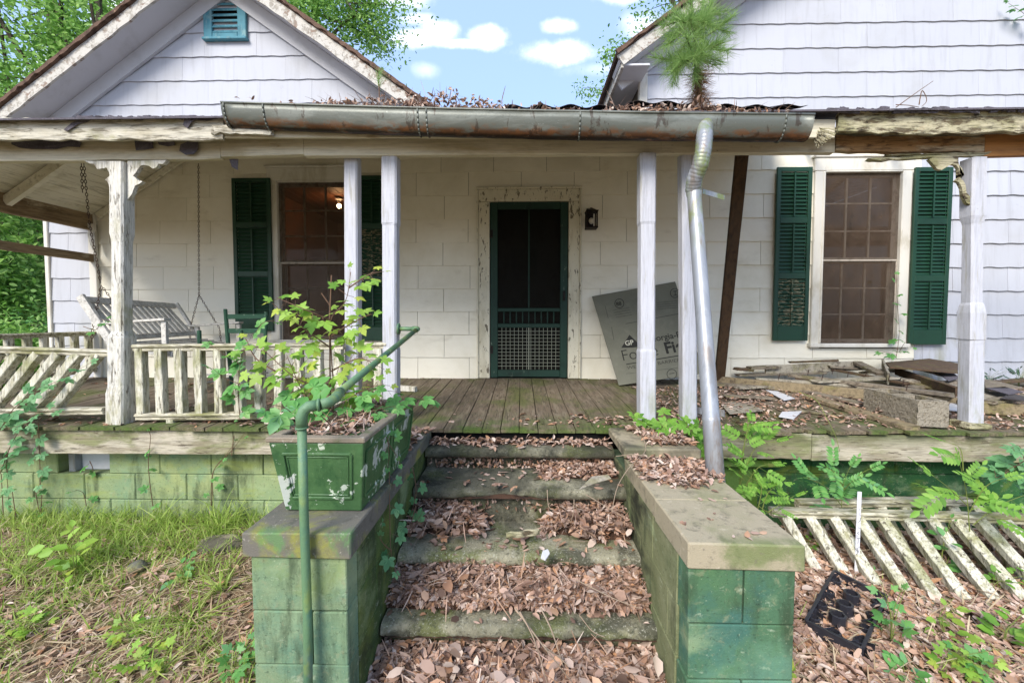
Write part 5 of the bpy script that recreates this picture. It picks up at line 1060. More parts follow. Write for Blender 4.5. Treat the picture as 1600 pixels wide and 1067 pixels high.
# ------------------------------------------------------------ plant tray and marker stake
def g3(px, py, dz=0):
    p = atz(px, py, .03+dz)
    for _ in range(3): p = atz(px, py, groundz(p.x, p.y)+.02+dz)
    return p
t0, t1, t2, t3 = g3(1303, 905), g3(1385, 945), g3(1347, 1030), g3(1259, 985)
ty = thing('plant_tray', 'empty black plastic nursery tray full of leaves by the right cheek wall', 'tray', t0); s = MB(); hT = .055
cs = [t0, t1, t2, t3]
for i in range(4):
    a, b = cs[i], cs[(i+1) % 4]; s.plank(a+Vector((0, 0, hT/2)), b+Vector((0, 0, hT/2)), hT, .006, seg=8, jit=.0015, cham=.001); s.plank(a+Vector((0, 0, hT)), b+Vector((0, 0, hT)), .006, .014, seg=8, jit=.001, cham=.001)
s.build('rim', m_black, ty)
def cup(c, r=.038, h=.07, n=8):
    V = []; s = MB()
    for (rr_, z) in ((r*1.05, 0), (r, h), (r*.72, h+.002), (r*.66, h*.3)):
        for k in range(n): a = 2*math.pi*k/n+.3; V.append((c.x+rr_*math.cos(a), c.y+rr_*math.sin(a), c.z+z))
    s.add(V, [(i*n+k, i*n+(k+1) % n, (i+1)*n+(k+1) % n, (i+1)*n+k) for i in range(3) for k in range(n)]); s.build('pot_socket', m_black, ty)
mid = lambda u, v: t0.lerp(t1, u).lerp(t3.lerp(t2, u), v)
for u, v in ((.48, .28), (.46, .5), (.44, .72)): cup(mid(u, v)+Vector((0, 0, -.005)))
for u, v in ((.1, .12), (.09, .37), (.08, .62), (.08, .87), (.9, .14), (.9, .4), (.9, .64), (.9, .88), (.5, .93)): cup(mid(u, v)+Vector((0, 0, -.012)), .026, .055)
s = MB()
for u, v, a in ((0, .2, 1), (0, .5, 1), (0, .8, 1), (1, .25, 1), (1, .55, 1), (1, .85, 1), (.45, 1, 0), (.9, 1, 0), (.12, .02, 0)):
    s = MB(); c_ = mid(min(max(u, .06), .94), min(max(v, .04), .95)); s.plank(c_+Vector((-.03, .01, .025)), c_+Vector((.02, .02, .025)), .055, .004, seg=2, jit=.002); s.plank(c_+Vector((.02, .02, .02)), c_+Vector((.03, -.03, .02)), .045, .004, seg=2, jit=.002); s.build('rib', m_black, ty)
for u, v, u2, v2 in ((0, .5, .43, .5), (.43, .5, 1, .5), (.48, .3, .43, .5), (.43, .5, .4, .72), (.4, .72, .45, 1)): s = MB(); s.plank(mid(u, v)+Vector((0, 0, .01)), mid(u2, v2)+Vector((0, 0, .01)), .02, .008, seg=3, jit=.001); s.build('rib', m_black, ty)
sk0 = g3(1338, 899); sk1 = at(1343, 768, sk0.y+.03); skd = thing('marker_stake', 'white hand lettered marker stake leaning on the fallen railings', 'stake', sk0)
s = MB(); s.plank(sk0+Vector((0, 0, -.03)), sk1, .024, .005, up=(1, 0, 0), seg=6, jit=.0006, cham=.001); s.build('stake', m_stake, skd)
s = MB(); 
def stroke(*P):
    for i in range(len(P)-1):
        a, b = [Vector((0, -.004, 0))+sk0.lerp(sk1, 1-(y_-120)/850.)+Vector(((x_-293)/667*100/232, 0, 0)) for x_, y_ in (P[i], P[i+1])]; s.tube([a, b], .0012, 4)
stroke((295, 290), (297, 305)); stroke((305, 380), (303, 410), (288, 430)); stroke((285, 480), (305, 485)); stroke((300, 520), (282, 535), (300, 550)); stroke((280, 590), (308, 588)); stroke((294, 590), (292, 645)); stroke((305, 680), (282, 690), (300, 720), (280, 755)); stroke((268, 690), (300, 735)); stroke((250, 890), (265, 905)); stroke((262, 965), (275, 970))
s.build('lettering', m_ink, skd)
# ------------------------------------------------------------ leaf litter (stuff)
def heap(q, n, xr, yr, zf, size=.052, T=T_CURL, flat=.55):
    X = RNG.uniform(xr[0], xr[1], n); Y = RNG.uniform(yr[0], yr[1], n); P = []
    for x, y in zip(X, Y):
        r = zf(x, y)
        if r is None: continue
        z0, h = r
        if h <= .001 and RNG.uniform() > h*1000: continue
        P.append((x, y, z0+h*RNG.uniform(.55, 1.)+.004))
    if P:
        P = np.array(P); k = len(P)*35//100; k2 = len(P)*65//100; k3 = len(P)*85//100; q.rand(T, P[:k], size*.95, flat, sv=.4); q.rand(T_LEAF, P[k:k2], size*1.15, flat*.6, sv=.4); q.rand(T_NARROW, P[k2:k3], size*1.15, flat*.8, sv=.45); q.rand(T_OAK, P[k3:], size*1.35, flat*.6, sv=.3)
T_OAK = compound([(0, .8, .25, 0, leaf_t(.42, .08, .2)), (.8, .42, .2, .02, leaf_t(.5, .05, .1)), (-.8, .42, .2, -.02, leaf_t(.5, .05, .1)), (.5, .36, .55, .05, leaf_t(.5, .05, .1)), (-.55, .36, .55, -.05, leaf_t(.5, .05, .1))])
def N3(x, y, s, o): return noise.noise((x*s, y*s, o))
q = Q(); md = MB()
# height of the leaf pile over each tread: function of x and v (0 at nose, 1 at riser)
def h4(x, v): return (.01+.15*v**1.3)*(1 if v > .30+.08*N3(x, 0, 5, 1) else 0)
def h3(x, v):
    m = max(0, min(1, (-.20-x)/.10))+max(0, min(1, (x-.12)/.14)); return min(1, m)*(.01+.13*v)*(1 if v > .56+.12*N3(x, 0, 6, 2)-.15*(x > .3) else 0)
def h2(x, v): m = max(0, min(1, (x-.10)/.2)); return m*(.004+.05*v)*(1 if v > .4+.12*N3(x, 0, 6, 3) else 0)
def h1(x, v): return (.008+.018*v)*(1 if v > .6+.15*N3(x, 0, 6, 5) else 0)
tops = [s_[1] for s_ in STEPS]; noses = [s_[0] for s_ in STEPS]
for i, hf, n in ((3, h4, 7000), (2, h3, 4600), (1, h2, 2300), (0, h1, 1100)):
    y0, y1 = noses[i]+.0, (noses[i-1]+.05 if i else 2.84)
    heap(q, n, (-.64, .605), (y0, y1), lambda x, y: (tops[i], hf(x, (y-y0)/(y1-y0))), .037)
    V = []; nx, ny = 40, 8
    for a in range(nx+1):
        for b in range(ny+1): x = -.645+1.255*a/nx; v = b/ny; h = hf(x, v); V.append((x, y0+(y1-y0)*v, tops[i]-.006+(h*.42+.006*N3(x, v, 9, i) if h > 0 else -.05)))
    md.add(V, [(a*(ny+1)+b, (a+1)*(ny+1)+b, (a+1)*(ny+1)+b+1, a*(ny+1)+b+1) for a in range(nx) for b in range(ny)])
n = 520; i_ = RNG.integers(2, 4, n); P = np.array([(RNG.uniform(-.6, .58), noses[i]+RNG.uniform(.07, .3), tops[i]+RNG.uniform(.03, .15)) for i in i_]); P = np.array([p for p, i in zip(P, i_) if (i == 3 or abs(p[0]+.03) > .22)]); q.rand(T_STRAW, P, .09, .35)
P = np.array([(RNG.uniform(-.6, .58), RNG.uniform(1.35, 1.75), 0) for _ in range(300)]); P[:, 2] = .05+(P[:, 1]-1.25)**2*.35; q.rand(T_STRAW, P, .10, .35)
P = [(RNG.uniform(-.6, .58), noses[i]+RNG.uniform(.06, .27), tops[i]+RNG.uniform(.03, .13)) for i in (3, 2) for _ in range(70)]; P = np.array([p for p in P if abs(p[0]+.03) > .2 or p[2] < tops[2]]); q.rand(T_WIDE, P, .062, .35, sv=.3); q.rand(T_OAK, P[::2]+np.array([.01, -.02, .01]), .07, .35)
P = np.array([(RNG.uniform(-.6, .58), RNG.uniform(1.4, 1.74), 0) for _ in range(90)]); P[:, 2] = .07+(P[:, 1]-1.25)**2*.36; q.rand(T_WIDE, P, .066, .35)
# pile at the foot of the steps
def foot(x, y): v = (y-1.25)/.58; return (.0, max(.02, .03+(tops[3]-.13)*max(0, v)**2 + .015*N3(x, y, 4, 8)))
heap(q, 8500, (-.645, .61), (1.30, 1.84), foot, .041)
V = []
for a in range(21):
    for b in range(11): x = -.645+1.255*a/20; y = 1.2+.64*b/10; V.append((x, y, foot(x, y)[1]*.75))
md.add(V, [(a*11+b, (a+1)*11+b, (a+1)*11+b+1, a*11+b+1) for a in range(20) for b in range(10)])
# scattered singles on treads
for i in range(4): heap(q, 60, (-.63, .6), (noses[i]+.02, noses[i]+.28), lambda x, y: (tops[i], .004), .045, flat=.2)
# dark wet litter on the risers of the two upper steps
for i in (0, 1):
    n = 420; P = np.stack([RNG.uniform(-.62, .6, n), np.full(n, noses[i]+.044)-RNG.uniform(0, .01, n), tops[i]-RNG.uniform(.07, .15, n)], 1); q.rand(T_CURL, P[:n//(1+2*i)], .03, 1.2)
# on the cheek walls
def capR(x, y):
    e = abs(N3(x, y, 5, 2)); m = 1 if (1.98+.25*(x-.8)+.25*N3(x, y, 4, 6) < y < 2.36) else 0; m2 = 1 if 2.42 < y < 2.8 and x > .75+.1*N3(x, y, 5, 7) else 0
    return (CR+(.066 if y > 2.37 else 0), .016*m+.02*m2)
heap(q, 2600, (.625, 1.02), (1.8, 2.82), capR, .034); heap(q, 14, (.63, 1.0), (1.5, 1.95), lambda x, y: (CR, .004), .03, flat=.2)
heap(q, 260, (-1.0, -.65), (2.38, 2.82), lambda x, y: (CT+.01, .015), .045)
# porch floor: drifts near the steps and deep litter on the right side
def deckl(x, y):
    m = math.exp(-((y-3.04)/.14)**2)*(.12+.35*(x > -.2)+.8*(x > .35))*(1 if N3(x, y, 4, 4) > .0 else .15)
    return (zd(y), .010*min(1, m)*(1 if random.random() < .55*m+.03 else 0))
heap(q, 2600, (-.7, 1.1), (2.86, 4.2), deckl, .04, flat=.3)
def deckr(x, y):
    d = N3(x, y, 1.6, 12); m = 1 if N3(x, y, 3, 15)+.45*(y > 3.05)+.1 > 0 else .1
    return (zd(y), (.012+.05*max(0, d+.2)*(3.0 < y < 4.2))*(m if m > .5 else (1 if random.random() < .12 else 0)))
heap(q, 4200, (1.15, 5.4), (2.9, 4.3), deckr, .036, flat=.4)
heap(q, 1500, (-5, -1.1), (2.86, 4.7), lambda x, y: (zd(y), .008 if N3(x, y, 3, 22) > .1 or y < 3.1 else .0), .04, flat=.35)
ll = q.build('leaf_litter', m_litter); tag(ll, 'brown dead leaves drifted over the steps, walls and porch floor', 'leaf litter', kind='stuff')
tag(md.build('leaf_mould', m_mound, smooth=True), 'dark rotting leaf layer under the drifts on the steps', 'leaf mould', kind='stuff')
# ground litter, right and left
q = Q()
def gl(x, y): return (groundz(x, y), .035+.02*N3(x, y, 3, 1))
heap(q, 24000, (1.02, 4.6), (1.25, 3.0), gl, .042, flat=.45)
heap(q, 1200, (.95, 6.5), (2.2, 3.05), gl, .06, flat=.5)
def gll(x, y): d = N3(x, y, 1.3, 31)+.55*N3(x, y, 4, 33); return (groundz(x, y), .012 if d > -.1-.5*(1.7 < y < 2.35) else 0)
heap(q, 3600, (-4.5, -1.0), (1.2, 3.0), gll, .045, T_LEAF, .35)
heap(q, 2600, (-9, 9), (3.2, 12), lambda x, y: (-.0, .01) if x < -5.8 else None, .09)
tag(q.build('ground_leaf_litter', m_litterg), 'tan dry leaves covering the ground in front of the porch', 'leaf litter', kind='stuff')
q = Q(); n = 9500; X = RNG.uniform(-4.6, -1.0, n); Y = RNG.uniform(1.15, 2.95, n); P = [(x, y, groundz(x, y)+RNG.uniform(.003, .03)) for x, y in zip(X, Y)]; q.rand(T_STRAW, np.array(P), .10, .25)
n = 2600; X = RNG.uniform(1.05, 4.6, n); Y = RNG.uniform(1.2, 2.7, n); P = [(x, y, groundz(x, y)+RNG.uniform(.02, .05)) for x, y in zip(X, Y)]; q.rand(T_STRAW, np.array(P), .11, .3)
tag(q.build('dry_straw', m_straw), 'pale dry grass stalks matted over the soil', 'dry grass', kind='stuff')
# grass
q = Q(); P = []; S = []
while len(P) < 13000:
    x = RNG.uniform(-5.2, -1.02); y = RNG.uniform(1.1, 3.0); d = N3(x, y, 1.7, 51)+.6*N3(x, y, 5, 53)
    near_wall = max(0, (y-2.35)/.6); side = max(0, 1-abs(x+1.05)/.35); f = .10+.85*near_wall+.55*side+.9*d
    if x < -2.6: f += .3*(y < 2.7)
    if RNG.uniform() > f: continue
    k = RNG.integers(2, 6)
    for _ in range(k): P.append((x+RNG.normal(0, .012), y+RNG.normal(0, .012), groundz(x, y))); S.append(RNG.uniform(.05, .15)+.09*near_wall*RNG.uniform())
P = np.array(P); S = np.array(S); N = len(P); R = eul(RNG.uniform(0, 6.28, N), RNG.normal(0, .35, N), RNG.normal(.25, .35, N)); q.put(T_BLADE, P, R, np.stack([S*1.6, np.full(N, .12)*RNG.uniform(.7, 1.5, N), S], 1))
n = 900; X = RNG.uniform(1.1, 4.4, n); Y = RNG.uniform(1.2, 2.5, n); P = np.array([(x, y, groundz(x, y)+.01) for x, y in zip(X, Y) if N3(x, y, 2, 71) > .1]); N = len(P); S = RNG.uniform(.05, .12, N)
q.put(T_BLADE, P, eul(RNG.uniform(0, 6.28, N), RNG.normal(0, .4, N), RNG.normal(.2, .4, N)), np.stack([S*1.5, np.full(N, .1), S], 1))
tag(q.build('grass', m_grass), 'fresh green grass growing along the foundation and over the soil', 'grass', kind='stuff')
# arching clump of long grass by the left cheek wall
def clump(px, py, Y, n, ln, label, wd=.18):
    b = at(px, py, Y); b.z = groundz(b.x, b.y); q = Q(); P = np.array([(b.x+RNG.normal(0, .02), b.y+RNG.normal(0, .02), b.z) for _ in range(n)]); S = ln*RNG.uniform(.6, 1.1, n); q.put(blade_t(.8, .03, 5), P, eul(RNG.uniform(0, 6.28, n), RNG.normal(0, .3, n), RNG.normal(.45, .3, n)), np.stack([S, np.full(n, wd), S], 1)); return tag(q.build('grass_clump', m_grass), label, 'grass')
clump(345, 810, 2.85, 46, .34, 'tall arching grass clump against the foundation near the planter'); clump(250, 800, 2.9, 24, .24, 'upright grass clump at the foot of the foundation wall', .2); clump(190, 810, 2.85, 26, .2, 'bushy grass clump left along the foundation wall', .2)
clump(300, 940, 2.05, 34, .26, 'arching grass clump in the straw beside the left cheek wall'); clump(205, 960, 2.0, 20, .2, 'small grass clump in the middle of the straw'); clump(345, 880, 2.3, 30, .24, 'dense grass clump at the corner of the left cheek wall')
clump(30, 880, 2.4, 30, .25, 'grass clump at the far left edge of the yard'); clump(120, 870, 2.5, 26, .22, 'grass clump below the foundation vent'); clump(255, 1010, 1.8, 30, .2, 'grass clump in the foreground left of the cheek wall')
# ------------------------------------------------------------ plants
def bez(p, m_, e, n=8): p, m_, e = Vector(p), Vector(m_), Vector(e); return [p*(1-t)**2+m_*2*t*(1-t)+e*t*t for t in [i/n for i in range(n+1)]]
def path(*P, n=6):
    """smooth path through points"""
    P = [Vector(p) for p in P]; out = []
    for i in range(len(P)-1):
        a = P[max(i-1, 0)]; b = P[i]; c = P[i+1]; d = P[min(i+2, len(P)-1)]
        for k in range(n): t = k/n; out.append(.5*((2*b)+(c-a)*t+(2*a-5*b+4*c-d)*t*t+(3*b-a-3*c+d)*t**3))
    return out+[P[-1]]
def plant(name, label, cat, stems, T, size, mat, stemmat=m_gstem, r=.004, step=.06, group=None, jitter=.5, pair=True, first=.2, droop=.25, tipsz=.7, petiole=.035, nvec=(0, -.35, 1)):
    base = stems[0][0]; t = thing(name, label, cat, base, group); s = MB(); q = Q()
    for st_ in stems:
        P = st_; L = sum((P[i+1]-P[i]).length for i in range(len(P)-1)); s.tube(P, [r*(1-.7*i/(len(P)-1)) for i in range(len(P))], 5)
        acc = L*first; k = random.randint(0, 1)
        while acc <= L+1e-6:
            a = acc
            for i in range(len(P)-1):
                l = (P[i+1]-P[i]).length
                if a <= l or i == len(P)-2: p = P[i].lerp(P[i+1], min(1, a/l)); d = (P[i+1]-P[i]).normalized(); break
                a -= l
            last = acc+step > L
            for sd_ in ((1, -1) if pair and not last else ((1,) if k % 2 else (-1,))):
                nv = Vector(nvec)+Vector([random.gauss(0, .3) for _ in range(3)]); nv.normalize()
                side = d.cross(nv).normalized()*sd_; dr = (side*(0 if last else 1)+d*(1 if last else .45)+Vector([random.gauss(0, jitter*.4) for _ in range(3)])+Vector((0, 0, -droop))).normalized()
                sz = size*random.uniform(.7, 1.15)*(tipsz if last else 1)*(1-.3*acc/L); e = p+dr*petiole*random.uniform(.6, 1.3)
                if petiole > .01: s.tube([p, e], r*.3, 3, cap=False)
                q.one(T, e, dr, nv, sz)
            acc += step*random.uniform(.8, 1.2); k += 1
    s.build('stem', stemmat, t); q.build('leaves', mat, t); return t
A_ = at
# maple sapling in the planter
mp = [path(A_(478, 668, 2.0), A_(520, 640, 2.05), A_(518, 560, 2.1), A_(517, 500, 2.1), A_(540, 470, 2.1), A_(548, 425, 2.1))]
mp += [path(A_(519, 545, 2.1), A_(470, 510, 2.0), A_(430, 478, 1.95)), path(A_(517, 500, 2.1), A_(480, 485, 2.0), A_(432, 465, 1.98)), path(A_(520, 600, 2.1), A_(470, 595, 1.95), A_(410, 545, 1.9)), path(A_(545, 450, 2.1), A_(575, 430, 2.1), A_(592, 425, 2.1)), path(A_(518, 580, 2.1), A_(560, 560, 2.0), A_(590, 572, 2.0)),
       path(A_(519, 620, 2.1), A_(560, 610, 2.1), A_(600, 600, 2.1)), path(A_(518, 525, 2.1), A_(550, 505, 2.1), A_(580, 490, 2.1)), path(A_(430, 580, 1.9), A_(400, 560, 1.9), A_(385, 530, 1.92)), path(A_(520, 630, 2.1), A_(480, 620, 2.0), A_(450, 560, 1.95))]
plant('maple_sapling', 'bright green maple sapling growing out of the green planter', 'sapling', mp, T_LOBED, .105, m_maple, m_stem, .0045, .040, droop=.35, petiole=.045, nvec=(0, -.6, 1))
s = MB(); s.tube([A_(516, 640, 2.1), A_(515, 500, 2.1), A_(518, 430, 2.1)], .004, 5); s.tube([A_(516, 478, 2.1), A_(502, 458, 2.1)], .003, 4); tag(s.build('dead_stem', m_stem), 'bare brown dead stem standing beside the maple sapling', 'stem')
def creeper(label, stems, size=.07, mat=m_creep, step=.075, **k): return plant('virginia_creeper', label, 'creeper', stems, T_CREEP, size, mat, m_stem, .003, step, jitter=.7, pair=False, first=.08, droop=.3, petiole=.04, **k)
creeper('creeper spilling over the right rim of the planter', [path(A_(560, 660, 2.0), A_(600, 630, 2.1), A_(650, 622, 2.25), A_(675, 628, 2.3)), path(A_(540, 655, 1.9), A_(590, 640, 1.95), A_(630, 632, 2.1)), path(A_(520, 640, 1.9), A_(570, 610, 2.0), A_(620, 612, 2.2)), path(A_(560, 665, 1.9), A_(520, 655, 1.8), A_(500, 640, 1.8)), path(A_(560, 660, 1.9), A_(600, 665, 1.95), A_(612, 668, 2.0))], .085, m_creep, .05, nvec=(0, -.5, 1))
creeper('creeper hanging over the left rim of the planter', [path(A_(470, 665, 1.8), A_(450, 640, 1.75), A_(425, 632, 1.7)), path(A_(500, 660, 1.8), A_(470, 610, 1.9), A_(452, 600, 1.95))], .10, m_creep, .05, nvec=(0, -.6, .9))
creeper('creeper climbing the railing balusters left of the maple sapling', [path(A_(375, 655, 2.88), A_(372, 600, 2.87), A_(378, 560, 2.85), A_(395, 520, 2.85)), path(A_(375, 600, 2.88), A_(350, 590, 2.85), A_(332, 575, 2.8)), path(A_(376, 570, 2.86), A_(345, 550, 2.8), A_(325, 535, 2.8)), path(A_(380, 600, 2.88), A_(370, 620, 2.85), A_(360, 612, 2.8)), path(A_(400, 520, 2.85), A_(410, 505, 2.8), A_(430, 500, 2.8))], .10, m_creep, .085, nvec=(0, -.6, .8))
creeper('creeper trailing down the inner face of the left cheek wall', [path(A_(608, 700, 2.0), A_(609, 800, 1.9), A_(612, 870, 1.85), A_(625, 905, 1.8)), path(A_(650, 790, 2.2), A_(640, 830, 2.1), A_(660, 800, 2.15)), path(A_(612, 860, 1.85), A_(600, 850, 1.82), A_(592, 838, 1.8)), path(A_(645, 730, 2.3), A_(650, 770, 2.25), A_(640, 810, 2.2))], .055, m_bluish, .07, nvec=(.3, -.8, .5))
creeper('creeper draped over the planter side onto the cheek wall', [path(A_(590, 675, 1.9), A_(605, 685, 1.88), A_(608, 720, 1.85)), path(A_(600, 680, 1.9), A_(612, 700, 1.88), A_(622, 715, 1.87))], .045, m_creep, .04, nvec=(.5, -.7, .5))
creeper('creeper climbing the fallen railing at the far left edge', [path(A_(-10, 690, 2.8), A_(20, 640, 2.8), A_(60, 610, 2.8), A_(100, 590, 2.8), A_(145, 565, 2.82)), path(A_(0, 740, 2.8), A_(20, 690, 2.8), A_(50, 650, 2.8), A_(90, 640, 2.78)), path(A_(-20, 650, 2.7), A_(10, 670, 2.75), A_(40, 660, 2.75)), path(A_(60, 660, 2.8), A_(62, 720, 2.85), A_(64, 770, 2.9)), path(A_(20, 690, 2.8), A_(10, 720, 2.8), A_(15, 790, 2.9))], .075, m_bluish, .06, nvec=(0, -.6, .8))
creeper('creeper stems climbing the foundation below the ornate post', [path(A_(240, 800, 2.97), A_(232, 730, 2.9), A_(235, 680, 2.82), A_(225, 668, 2.8)), path(A_(62, 830, 2.97), A_(65, 780, 2.96), A_(60, 740, 2.95)), path(A_(135, 790, 2.96), A_(130, 770, 2.94), A_(118, 765, 2.9))], .05, m_creep, .12)
creeper('bare creeper stems hanging over the skirt board left of the planter', [path(A_(330, 790, 2.97), A_(332, 740, 2.93), A_(350, 715, 2.87), A_(368, 690, 2.85)), path(A_(333, 780, 2.97), A_(334, 735, 2.92), A_(365, 700, 2.86), A_(385, 672, 2.84)), path(A_(362, 712, 2.86), A_(364, 690, 2.86), A_(370, 660, 2.9))], .045, m_creep, .2)
creeper('small creeper winding round the left swing arm', [path(A_(130, 510, 3.3), A_(150, 515, 3.3), A_(160, 500, 3.3), A_(180, 505, 3.3))], .045, m_creep, .05)
creeper('creeper running down the swinging vine beside the vent board', [path(A_(55, 765, 2.95), A_(62, 800, 2.93), A_(65, 780, 2.93)), path(A_(140, 720, 3.0), A_(145, 735, 2.99), A_(130, 740, 2.98))], .05, m_creep, .06)
creeper('creeper climbing the trim of the right window', [path(A_(1400, 560, 4.6), A_(1405, 520, 4.65), A_(1402, 470, 4.7), A_(1400, 420, 4.72)), path(A_(1400, 555, 4.6), A_(1385, 550, 4.5), A_(1370, 548, 4.4)), path(A_(1405, 550, 4.6), A_(1415, 535, 4.5), A_(1430, 540, 4.4))], .07, m_creep, .11)
creeper('large leaved bluish creeper at the right edge above the fallen railings', [path(A_(1610, 790, 2.6), A_(1600, 730, 2.55), A_(1570, 735, 2.5)), path(A_(1610, 760, 2.6), A_(1595, 700, 2.55), A_(1580, 700, 2.5)), path(A_(1600, 720, 2.55), A_(1560, 745, 2.5), A_(1555, 740, 2.5))], .13, m_bluish, .09, nvec=(0, -.7, .7))
creeper('creeper sprig on the gable siding at the top right corner', [path(A_(1612, 30, 4.7), A_(1590, 15, 4.7), A_(1575, 5, 4.7))], .09, m_creep, .06)
# compound leaved plants on the right
def pinn(label, stems, size=.2, step=.09, mat=m_pinn, T=T_PINN, **k): return plant('compound_leaf_weed', label, 'weed', stems, T, size, mat, m_gstem, .003, step, jitter=.5, pair=False, first=.3, droop=.1, petiole=.02, **k)
pinn('bright compound leaved weed standing before the right skirt board', [path(A_(1515, 830, 2.5), A_(1510, 770, 2.5), A_(1500, 725, 2.5)), path(A_(1515, 800, 2.5), A_(1540, 760, 2.45), A_(1575, 745, 2.4)), path(A_(1512, 790, 2.5), A_(1480, 760, 2.45), A_(1460, 745, 2.42)), path(A_(1520, 820, 2.5), A_(1560, 790, 2.45), A_(1610, 770, 2.4)), path(A_(1505, 735, 2.5), A_(1500, 700, 2.5), A_(1475, 690, 2.5))], .21, .08, nvec=(0, -.6, .8))
pinn('green compound leaved weed behind the white marker stake', [path(A_(1320, 830, 2.7), A_(1315, 770, 2.7), A_(1330, 725, 2.65)), path(A_(1315, 790, 2.7), A_(1290, 760, 2.65), A_(1255, 745, 2.6)), path(A_(1318, 760, 2.7), A_(1300, 735, 2.65), A_(1290, 730, 2.6)), path(A_(1318, 765, 2.7), A_(1345, 740, 2.65), A_(1365, 730, 2.6))], .17, .06, m_creep, nvec=(0, -.6, .8))
pinn('low compound leaved weed between the downspout and the fallen railings', [path(A_(1190, 800, 2.5), A_(1200, 770, 2.5), A_(1225, 750, 2.5)), path(A_(1180, 810, 2.5), A_(1190, 760, 2.5), A_(1170, 745, 2.5)), path(A_(1200, 800, 2.5), A_(1215, 790, 2.5), A_(1240, 775, 2.5)), path(A_(1185, 790, 2.5), A_(1200, 800, 2.4), A_(1215, 800, 2.3))], .13, .05, m_pinn, T_PINN_S, nvec=(0, -.6, .8))
pinn('leafy weed growing between the white post and the downspout', [path(A_(1085, 790, 2.75), A_(1060, 700, 2.75), A_(1035, 640, 2.75)), path(A_(1080, 760, 2.75), A_(1090, 700, 2.7), A_(1065, 650, 2.7)), path(A_(1070, 730, 2.75), A_(1100, 690, 2.72), A_(1090, 660, 2.7)), path(A_(1060, 700, 2.75), A_(1020, 670, 2.7), A_(990, 650, 2.7)), path(A_(1090, 780, 2.7), A_(1075, 720, 2.65), A_(1050, 690, 2.6)), path(A_(1080, 730, 2.7), A_(1060, 690, 2.6), A_(1030, 660, 2.6))], .10, .035, m_pinn, T_CREEP, nvec=(0, -.6, .8))
pinn('compound leaved weed beside the downspout over the skirt board', [path(A_(1150, 800, 2.6), A_(1160, 720, 2.6), A_(1170, 650, 2.55)), path(A_(1155, 760, 2.6), A_(1180, 700, 2.55), A_(1215, 690, 2.5)), path(A_(1155, 740, 2.6), A_(1170, 670, 2.55), A_(1200, 660, 2.5)), path(A_(1155, 780, 2.6), A_(1180, 735, 2.5), A_(1200, 725, 2.5))], .16, .06, m_pinn, nvec=(0, -.6, .8))
def weed(label, px, py, h, n=3, size=.06, T=T_WIDE, mat=m_creep, **k):
    b = g3(px, py, -.02); return plant('weed', label, 'weed', [path(b, b+Vector((random.uniform(-.03, .03), random.uniform(-.02, .02), h*.5)), b+Vector((random.uniform(-.08, .08)*(i+1), random.uniform(-.05, .05), h*random.uniform(.8, 1)))) for i in range(n)], T, size, mat, m_gstem, .0025, h/4, pair=True, droop=.1, nvec=(0, -.3, 1), **k)
weed('tall weed standing in the grass left of the vent', 118, 905, .30, 3, .10, T_WIDE, m_maple); weed('pale broad leaved seedling in the straw', 190, 1000, .10, 2, .06, T_LOBED, m_maple); weed('broad leaved seedling in the foreground straw', 60, 985, .08, 2, .06, T_LOBED, m_maple)
weed('lobed seedling at the foot of the left cheek wall', 365, 1050, .14, 3, .07, T_LOBED, m_creep); weed('small seedling in the middle of the grass', 285, 905, .12, 2, .06, T_WIDE, m_creep); weed('seedling by the bottom left edge', 210, 1050, .1, 3, .07, T_LOBED, m_maple)
weed('ivy leaved weed growing through the plant tray', 1392, 1010, .36, 4, .075, T_LOBED, m_creep); weed('weed standing between the fallen railings and the tray', 1480, 1000, .22, 2, .065, T_WIDE, m_maple); weed('broad leaved weed at the lower right', 1490, 1060, .14, 3, .075, T_LOBED, m_maple)
weed('bright leaved weed at the bottom right corner', 1570, 1010, .18, 3, .075, T_WIDE, m_pinn); weed('round leaved weed among the fallen balusters', 1470, 900, .36, 3, .07, T_WIDE, m_creep); weed('small weed near the end of the fallen bottom rail', 1560, 930, .16, 3, .06, T_WIDE, m_pinn)
weed('leafy seedling at the foot of the right cheek wall', 1215, 1075, .09, 3, .085, T_WIDE, m_maple); weed('seedling below the plant tray', 1410, 1062, .06, 2, .07, T_WIDE, m_creep); weed('tiny seedling cluster behind the right cheek wall corner', 1252, 865, .12, 4, .035, T_WIDE, m_pinn)
weed('weed at the lower right in front of the leaf litter', 1545, 1067, .10, 2, .075, T_LOBED, m_creep); weed('fern like weed by the house wall at the right edge', 1590, 625, .0, 2, .05) if False else None
def wallweed(label, px, py, Y, h, size, mat, T=T_PINN_S):
    b = at(px, py, Y); b.z = zd(Y); plant('weed', label, 'weed', [path(b, b+Vector((.02*i-.03, 0, h*.6)), b+Vector((.09*(i-1.5), -.03, h))) for i in range(4)], T, size, mat, m_gstem, .002, h/3, pair=True)
wallweed('fern like weed by the wall behind the ornate post', 1548, 590, 4.5, .16, .09, m_ivy); wallweed('fern like weed by the wall at the right edge', 1592, 600, 4.4, .2, .1, m_ivy)
